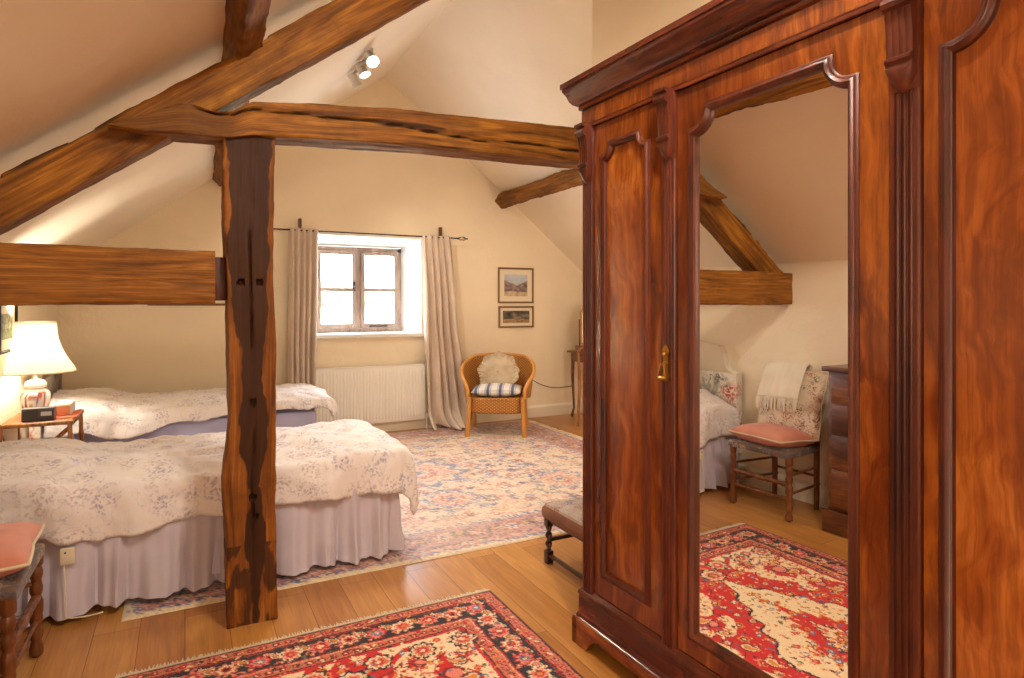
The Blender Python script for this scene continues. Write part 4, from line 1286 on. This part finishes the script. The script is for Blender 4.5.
# ------------------------------------------------------------------ spotlight bar on the left slope
def spotlights(loc, label, zrot, heads, energy, tgt, spread=1.9, nrm=None):
    t = thing('spotlight_bar', label, 'light', loc)
    n = Vector(nrm); ax = Vector((0, 1, 0))
    m = MB(); m.tube([ax*-.30, ax*.30], .012, 12); m.lathe([(.05, .0), (.05, .02), (.03, .03)], n*.0-n*(-.03)-n*.0, -n, 24)
    m.build('bar', M['steel'], t)
    for k, (off, d) in enumerate(heads):
        d = Vector(d).normalized(); p = ax*off+Vector((0, 0, -.02))+d*.02
        m = MB(); m.tube([ax*off, ax*off+Vector((0, 0, -.05))], .008, 8)
        c0 = ax*off+Vector((0, 0, -.06))
        m.lathe([(.026, -.06), (.038, -.055), (.040, .02), (.052, .055), (.048, .055), (.034, .01), (.005, -.02)], c0, d, 24)
        h = m.build('spot_head', M['steel'], t)
        m = MB(); m.lathe([(.02, .0), (.040, .036), (.034, .044), (.005, .048)], c0, d, 20); m.build('bulb', M['bulb'], h)
        L = bpy.data.lights.new('spot_lamp', 'SPOT'); L.energy = energy; L.color = (1, .91, .78); L.spot_size = spread; L.spot_blend = 1.0; L.shadow_soft_size = .05
        lo = bpy.data.objects.new('spot_lamp', L); COL.objects.link(lo); lo.location = Vector(loc)+c0+d*.13
        lo.rotation_euler = d.to_track_quat('-Z', 'Y').to_euler()
    return t
EX = 1.0
n_l = Vector((SL, 0, -1)).normalized()
spotlights((1.29, 5.1, zl(1.29)-.035), 'chrome three-lamp spotlight bar high on the left slope behind the rafter', 0, [(-.27, (.1, -.65, -.75)), (0, (.35, -.3, -.85)), (.27, (.5, .1, -.8))], 58, None, nrm=n_l)
spotlights((.95, .9, zl(.95)-.07), 'unseen chrome three-lamp spotlight bar added on the left slope above the camera', 0, [(-.22, (-.3, .5, -.8)), (0, (.5, .4, -.7)), (.22, (-.2, .9, -.5))], 55, None, nrm=n_l)  # extra fitting added out of view to light the near end

def plight(loc, e, col, r=.04, name='lamp_light'):
    L = bpy.data.lights.new(name, 'POINT'); L.energy = e; L.color = col; L.shadow_soft_size = r
    o = bpy.data.objects.new(name, L); COL.objects.link(o); o.location = loc; return o
plight((LX, LY, TZ+.43), 22, (1, .93, .80), .04)
plight((-.5, -.85, 1.7), 56, (1, .86, .68), .6, 'room_fill')  # soft fill added behind the camera, no lamp stands there
plight((3.9, 4.3, 1.5), 15, (1, .90, .78), .3, 'room_fill')  # warm fill hidden by the wardrobe, for the lamp on the dressing-table side

# ------------------------------------------------------------------ wicker armchair
def attr_wk(o, fn):
    at = o.data.attributes.new('wk', 'FLOAT_VECTOR', 'POINT'); v = []
    for p in o.data.vertices: v += list(fn(p.co))
    at.data.foreach_set('vector', v)
WCX, WCY = 3.055, 6.15
ca = math.atan2(-.83, -.50)+PI/2     # local -y faces this way
t = thing('wicker_armchair', 'golden wicker tub armchair beside the right-hand curtain', 'armchair', (WCX, WCY, 0), ca-0)
t.scale = (1.10, 1.06, 1.0)
# local: front at -y
def rim(u):
    a = lerp(-.70, PI+.70, u)  # from front-right round the back to front-left
    top = interp(abs(u-.5)*2, [(0, .84), (.35, .82), (.6, .74), (.8, .64), (.93, .58), (1, .50)])
    rx, ry = .335, .30
    return a, rx, ry, top
def wshell(u, v):
    a, rx, ry, top = rim(u)
    z = lerp(.40, top, v); k = 1+.10*v-.02
    x, y = rx*k*math.cos(a), ry*k*math.sin(a)
    if y < -.10: y = -.10+(y+.10)*1.0
    x = math.copysign(min(abs(x), .36*k), x)
    return (x, y-.02, z)
m = MB(); m.grid(wshell, 70, 20)
def skirt(u, v):
    a = u*2*PI; c, s = math.cos(a), math.sin(a)
    k = (abs(c)**3.5+abs(s)**3.5)**(-1/3.5)
    return (.285*k*c*(1-.02*v), .265*k*s-.02, lerp(.42, .25, v))
m.grid(skirt, 64, 6, closeu=True)
m.fill([[skirt(i/64, 0)[:2] for i in range(64)]], lambda a, b: (a, b, .405))
sh = m.build('woven_body', M['wicker'], t)
attr_wk(sh, lambda c: (math.atan2(c.y, c.x)*.33, c.z*1.0, 0))
sd = sh.modifiers.new('thick', 'SOLIDIFY'); sd.thickness = .012
m = MB(); pts = [wshell(k/70, 1) for k in range(71)]
pts = [(pts[0][0], pts[0][1], .40-.0)] + pts + [(pts[-1][0], pts[-1][1], .40)]
m.tube(pts, .018, 10); m.build('rolled_rim', M['cane'], t)
for sx in (-1, 1):
    for sy in (-1, 1):
        m = MB(); m.tube([(sx*.255, -.02+sy*.235, .42), (sx*.265, -.02+sy*.245, .2), (sx*.275, -.02+sy*.26, .01)], [.019, .021, .023], 12)
        for k in range(6): m.tube([(sx*(.275-.002*k), -.02+sy*(.26-.0025*k), .012+k*.022), (sx*(.275-.002*k), -.02+sy*(.26-.0025*k), .03+k*.022)], .0255, 12)
        m.build('leg', M['cane'], t)
Mt = Matrix.Translation((WCX, WCY, 0)) @ Matrix.Rotation(ca, 4, 'Z')
def attr_paint(o, fn):
    at = o.data.attributes.new('paint', 'FLOAT_COLOR', 'POINT'); v = []
    for p in o.data.vertices: v += list(fn(p.co))+[1.0]
    at.data.foreach_set('color', v)
p = Mt @ Vector((0, -.05, .475))
o = pillow('seat_cushion', p, (.52, .50, .14), M['stripe'], 'navy and white striped seat pad on the wicker armchair', 'cushion', rot=(0, 0, ca), n=64, pinch=0)
def stripes(c):
    a = (c.x % .13)/.13; b = (c.y % .16)/.16; base = np.array(lin((226, 220, 212)))
    if .2 < a < .48: base = np.array(lin((88, 92, 124)))
    elif .55 < a < .60 or .1 < a < .13: base = np.array(lin((140, 140, 160)))
    if .45 < b < .55: base = base*.8
    return list(base)
attr_paint(o, stripes)
# round ruffled cushion
m = MB()
def rc(u, v):
    a = u*2*PI; r = v
    ruff = smooth(.72, .95, v)
    rr = .165*min(1, r/.8)+.06*ruff
    zz = .06*math.sqrt(max(0, 1-min(1, r/.8)**2))+.018*ruff*math.sin(a*17)+.008
    rr *= 1+.05*ruff*math.sin(a*8.5+1)+.0*a
    return (rr*math.cos(a), rr*math.sin(a), zz)
m.grid(rc, 150, 26, closeu=True)
m.grid(lambda u, v: (lambda q: (q[0]*.98, q[1]*.98, -q[2]*.8+.012))(rc(u, v)), 150, 20, closeu=True)
m.ball((0, 0, .068), .016, (1, 1, .5), 2)
o = m.build('round_cushion', M['ruffle'], angle=60)
o.matrix_world = Mt @ Matrix.Translation((.0, .045, .655)) @ Matrix.Rotation(R(72), 4, 'X')
tag(o, 'round beige ruffled cushion leaning against the back of the wicker armchair', 'cushion')

# ------------------------------------------------------------------ turned chair by the left wall (seen in the mirror and at the left edge)
CHX, CHY = -.74, 2.862
t = thing('side_chair', 'turned oak side chair with floral seat, back to the left wall beside the near bed', 'chair', (CHX, CHY, 0))
def turned(z0, z1, r):
    pr = []; n = 40
    for k in range(n+1):
        q = k/n; z = lerp(z0, z1, q)
        if q < .08 or q > .86 or .42 < q < .54: rr = r*1.0
        else: rr = r*(.66+.30*abs(math.sin(q*PI*7)))
        pr.append((rr*(.55 if q < .02 else 1), z))
    return pr
fr = [(.215, -.225), (.215, .22)]; bk = [(-.175, -.165), (-.175, .165)]
for x, y in fr:
    m = MB(); m.lathe(turned(0, .42, .024), (x, y, 0), n=16); m.build('leg', M['chair_wood'], t)
for x, y in bk:
    m = MB(); m.tube([(x+.01, y, 0), (x+.01, y, .15), (x+.01, y, .42), (x-.005, y*1.02, .6), (x-.05, y*1.08, .93)], [.017, .019, .021, .019, .015], 12); m.build('leg', M['chair_wood'], t)
def turned_bar(p0, p1, r):
    m.lathe([(rr, z) for rr, z in turned(0, (Vector(p1)-Vector(p0)).length, r)], p0, Vector(p1)-Vector(p0), 12)
m = MB(); turned_bar((.215, -.215, .235), (.215, .215, .235), .017); turned_bar((.215, -.215, .14), (.215, .215, .14), .010)
for s in (-1, 1):
    m.tube([(.215, s*.215, .17), (-.195, s*.165, .17)], .009, 8); m.tube([(.215, s*.215, .29), (-.185, s*.165, .29)], .009, 8)
m.tube([(-.19, -.165, .22), (-.19, .165, .22)], .009, 8)
m.build('stretcher', M['chair_wood'], t)
m = MB()
sq = [(.24, -.24), (.24, .24), (-.16, .185), (-.16, -.185)]
m.sweep(sq, [(0, .405), (0, .432), (.006, .442), (.03, .452), (.08, .46), (.16, .465)], lambda a, b, c: (a, b, c)); m.fill([[(a*.3, b*.3) for a, b in sq]], lambda a, b: (a, b, .465)); m.fill([sq], lambda a, b: (a, b, .405))
m.build('seat', M['seat_tap'], t)
m = MB(); m.tube([(-.235, -.185, .90), (-.245, 0, .925), (-.235, .185, .90)], .016, 10); m.build('back_rail', M['chair_wood'], t)
m = MB(); m.tube([(-.19, -.17, .56), (-.20, .17, .56)], .012, 10); m.build('back_rail', M['chair_wood'], t)
m = MB()
for q in (-.08, 0, .08): m.tube([(-.195, q, .56), (-.24, q, .91)], .008, 8)
m.build('spindle', M['chair_wood'], t)
o = pillow('pink_cushion', (CHX+.065, CHY+.012, .50), (.37, .45, .15), M['pink'], 'salmon pink seat cushion with cream piping on the turned side chair', 'cushion', rot=(0, R(-3), R(4)), pipe=M['piping'], n=26)
o = pillow('back_cushion', (CHX-.12, CHY, .72), (.46, .49, .12), M['tapestry'], 'cream floral cushion standing against the back of the side chair', 'cushion', rot=(0, R(-104), 0), pipe=M['piping'], n=26, seed=5)
# shawl over the chair back
m = MB()
SH = [(-.225, .80), (-.262, .86), (-.272, .93), (-.265, .970), (-.235, .990), (-.180, .972), (-.122, .91), (-.082, .84), (-.050, .755)]
def shawl(u, v):
    k = v*(len(SH)-1); i = min(int(k), len(SH)-2); f = k-i
    x = lerp(SH[i][0], SH[i+1][0], f); z = lerp(SH[i][1], SH[i+1][1], f)
    y = lerp(-.13, .20, u)+.02*math.sin(v*5)
    fold = .007*math.sin(u*20+v*2)+.006*nz(u*5, v*3)
    return (x+fold, y, z-.012*u)
m.grid(shawl, 50, 40)
o = m.build('shawl', M['ivory']); o.location = (CHX+.022, CHY+.03, 0)
sd = o.modifiers.new('thick', 'SOLIDIFY'); sd.thickness = .006
tag(o, 'ivory fringed wool shawl draped over the back of the side chair', 'shawl')
m = MB()
for i in range(34):
    u = i/33; q = Vector(shawl(u, 1)); j = random.uniform(-.008, .008)
    m.tube([q, q+Vector((.010, j*.5, -.03)), q+Vector((.012, j, -.07-random.uniform(0, .02)))], [.004, .0038, .002], 5)
m.build('fringe', M['ivory'], o)

# ------------------------------------------------------------------ chest of drawers (reflected at the right of the mirror)
t = thing('chest_of_drawers', 'tall brown chest of drawers against the left wall, reflected in the wardrobe mirror', 'chest of drawers', (-.775, 2.05, 0))
m = MB(); m.box((-.21, -.36, .10), (.185, .36, .99), .003); m.build('body', M['drawer_wood'], t)
m = MB(); m.box((-.215, -.385, 0), (.215, .385, .135), .006); m.build('plinth', M['drawer_wood'], t)
m = MB(); m.box((-.215, -.39, .99), (.215, .39, 1.02), .008); m.build('top', M['walnut'], t)
zz = .15
for h in (.245, .21, .19, .165):
    m = MB(); m.box((.18, -.335, zz+.006), (.196, .335, zz+h-.006), .004); d = m.build('drawer', M['drawer_wood'], t)
    for s in (-1, 1):
        m = MB(); m.lathe([(.008, 0), (.008, .012), (.019, .018), (.019, .028), (.010, .034)], (.196, s*.15, zz+h/2), (1, 0, 0), 16); m.build('knob', M['chair_wood'], d)
    zz += h

# ------------------------------------------------------------------ upholstered stool by the wardrobe
t = thing('long_stool', 'low twist-legged stool with floral needlework top, half hidden behind the wardrobe', 'stool', (1.96, 2.63, 0), 0)
hx, hy_ = .235, .30
def twist(x, y):
    m = MB(); m.box((x-.02, y-.02, .0), (x+.02, y+.02, .07), .004); m.box((x-.02, y-.02, .20), (x+.02, y+.02, .26), .004)
    def fn(u, v):
        a = u*2*PI; z = lerp(.065, .205, v); r = .014+.005*math.cos(a*2-v*3*2*PI)
        return (x+r*math.cos(a), y+r*math.sin(a), z)
    m.grid(fn, 24, 40, closeu=True); return m
for sx in (-1, 1):
    for sy in (-1, 1): twist(sx*(hx-.025), sy*(hy_-.025)).build('leg', M['dark_oak'], t)
m = MB()
for s in (-1, 1):
    m.box((s*(hx-.025)-.009, -hy_+.04, .035), (s*(hx-.025)+.009, hy_-.04, .055), .003); m.box((-hx+.04, s*(hy_-.025)-.009, .115), (hx-.04, s*(hy_-.025)+.009, .135), .003)
    m.tube([(s*(hx-.025), -hy_+.04, .235), (s*(hx-.025), hy_-.04, .235)], .012, 8)
m.build('stretcher', M['dark_oak'], t)
m = MB(); sq = [(hx, -hy_), (hx, hy_), (-hx, hy_), (-hx, -hy_)]
m.sweep(sq, [(.004, .245), (0, .25), (-.004, .275), (0, .30), (.008, .312)], lambda a, b, c: (a, b, c)); m.fill([sq], lambda a, b: (a*.98, b*.98, .246))
m.build('seat_rail', M['hide'], t)
m = MB(); m.sweep(sq, [(.006, .308), (.012, .322), (.04, .336), (.09, .345), (.16, .349)], lambda a, b, c: (a, b, c)); m.fill([[(math.copysign(abs(a)-.16, a), math.copysign(abs(b)-.16, b)) for a, b in sq]], lambda a, b: (a, b, .349))
m.build('seat', M['stool_tap'], t)['label'] = 'faded floral needlework seat'

# ------------------------------------------------------------------ dressing table, mirror and chair in the far right corner
t = thing('dressing_table', 'brown dressing table in the far corner, mostly hidden by the wardrobe', 'table', (4.70, 6.33, 0))
m = MB(); m.box((-.47, -.25, .81), (.47, .25, .835), .004); m.build('tabletop', M['walnut'], t)
m = MB(); m.box((-.43, -.22, .70), (.43, .22, .81), .003); m.build('apron', M['walnut'], t)
m = MB(); m.box((-.25, -.228, .715), (.25, -.218, .795), .003); d = m.build('drawer', M['walnut'], t)
m = MB(); m.lathe([(.006, 0), (.014, .015), (.008, .022)], (0, -.228, .755), (0, -1, 0), 12); m.build('knob', M['brass'], d)
for sx in (-1, 1):
    for sy in (-1, 1):
        m = MB(); m.tube([(sx*.41, sy*.20, .81), (sx*.415, sy*.205, .5), (sx*.40, sy*.195, .12), (sx*.425, sy*.21, .01)], [.024, .02, .014, .018], 10); m.build('leg', M['walnut'], t)
t = thing('toilet_mirror', 'arched swing mirror standing on the dressing table', 'mirror', (4.47, 6.36, .835), R(-8))
t.scale = (1, 1, 1.3)
m = MB(); m.box((-.20, -.09, 0), (.20, .09, .05), .006); m.build('base', M['walnut'], t)
for s in (-1, 1):
    m = MB(); m.tube([(s*.185, 0, .04), (s*.187, 0, .30)], .008, 8); m.build('upright', M['walnut'], t)
ar = [(-.16, .07), (.16, .07), (.16, .34)]+[(.16*math.cos(k*PI/16), .34+.10*math.sin(k*PI/16)) for k in range(1, 16)]+[(-.16, .34)]
m = MB(); m.sweep(ar, [(-.012, .01), (-.012, -.01), (.006, -.012), (.006, .0)], lambda a, b, c: (a, c, b)); f = m.build('mirror_frame', M['pine'], t)
m = MB(); m.fill([ar], lambda a, b: (a, -.003, b)); m.build('mirror_glass', M['mirror'], f)
t = thing('bentwood_chair', 'light bentwood chair drawn up to the dressing table', 'chair', (4.23, 5.82, 0), R(-82))
for sx in (-1, 1):
    m = MB(); m.tube([(sx*.21, -.20, 0), (sx*.195, -.18, .45), (sx*.19, -.19, .62), (sx*.19, -.21, .84)], [.016, .019, .018, .016], 10); m.build('leg', M['pine'], t)
    m = MB(); m.tube([(sx*.20, .20, 0), (sx*.18, .17, .45)], [.014, .017], 10); m.build('leg', M['pine'], t)
m = MB(); m.tube([(.19*math.cos(k*PI/14), -.21-.01*math.sin(k*PI/14), .84+.09*math.sin(k*PI/14)) for k in range(15)], .014, 10)
m.tube([(.11*math.cos(k*PI/14), -.19-.01*math.sin(k*PI/14), .62+.13*math.sin(k*PI/14)) for k in range(15)], .009, 8); m.build('back_hoop', M['pine'], t)
m = MB(); m.lathe([(.02, .435), (.205, .435), (.215, .445), (.21, .458), (.18, .462), (.02, .460)], n=32); m.build('seat', M['pine'], t)
m = MB(); m.tube([(.17*math.cos(k*PI/14), .17*math.sin(k*PI/14), .24) for k in range(29)], .007, 8, caps=False); m.build('stretcher', M['pine'], t)

# cable looping along the gable wall
m = MB(); pts = []
for k in range(31):
    s = k/30; pts.append((lerp(3.66, 4.45, s), YF-.006, lerp(.60, .36, s)-.13*math.sin(s*PI)*(1-.3*s)))
m.tube(pts, .004, 6)
tag(m.build('power_cable', M['cable']), 'thin dark cable looping along the wall between armchair and dressing table', 'cable')

# ------------------------------------------------------------------ light and world
w = bpy.data.worlds.new('World'); SC.world = w; w.use_nodes = True
nt = w.node_tree; nt.nodes.clear()
ow = nt.nodes.new('ShaderNodeOutputWorld'); bg = nt.nodes.new('ShaderNodeBackground')
bg.inputs[0].default_value = (.76, .87, 1, 1); bg.inputs[1].default_value = 25
nt.links.new(bg.outputs[0], ow.inputs[0])
L = bpy.data.lights.new('window_portal', 'AREA'); L.shape = 'RECTANGLE'; L.size = IX1-IX0; L.size_y = IZ1-IZ0
L.cycles.is_portal = True
o = bpy.data.objects.new('window_portal', L); COL.objects.link(o); o.location = ((IX0+IX1)/2, YI+.12, (IZ0+IZ1)/2); o.rotation_euler = (R(-90), 0, 0)

# ------------------------------------------------------------------ camera
cam = bpy.data.cameras.new('camera'); co = bpy.data.objects.new('camera', cam); COL.objects.link(co)
co.location = (0, 0, 1.4); co.rotation_euler = (R(90), 0, R(-27.7))
cam.sensor_width = 36; cam.lens = 36*623/1024; cam.shift_y = -(339-305)/1024; cam.clip_start = .05
SC.camera = co
vs = SC.view_settings
SC.display_settings.display_device = 'sRGB'
vs.view_transform = 'Standard'; vs.look = 'None'; vs.gamma = 1; vs.use_curve_mapping = False
vs.exposure = 0.80
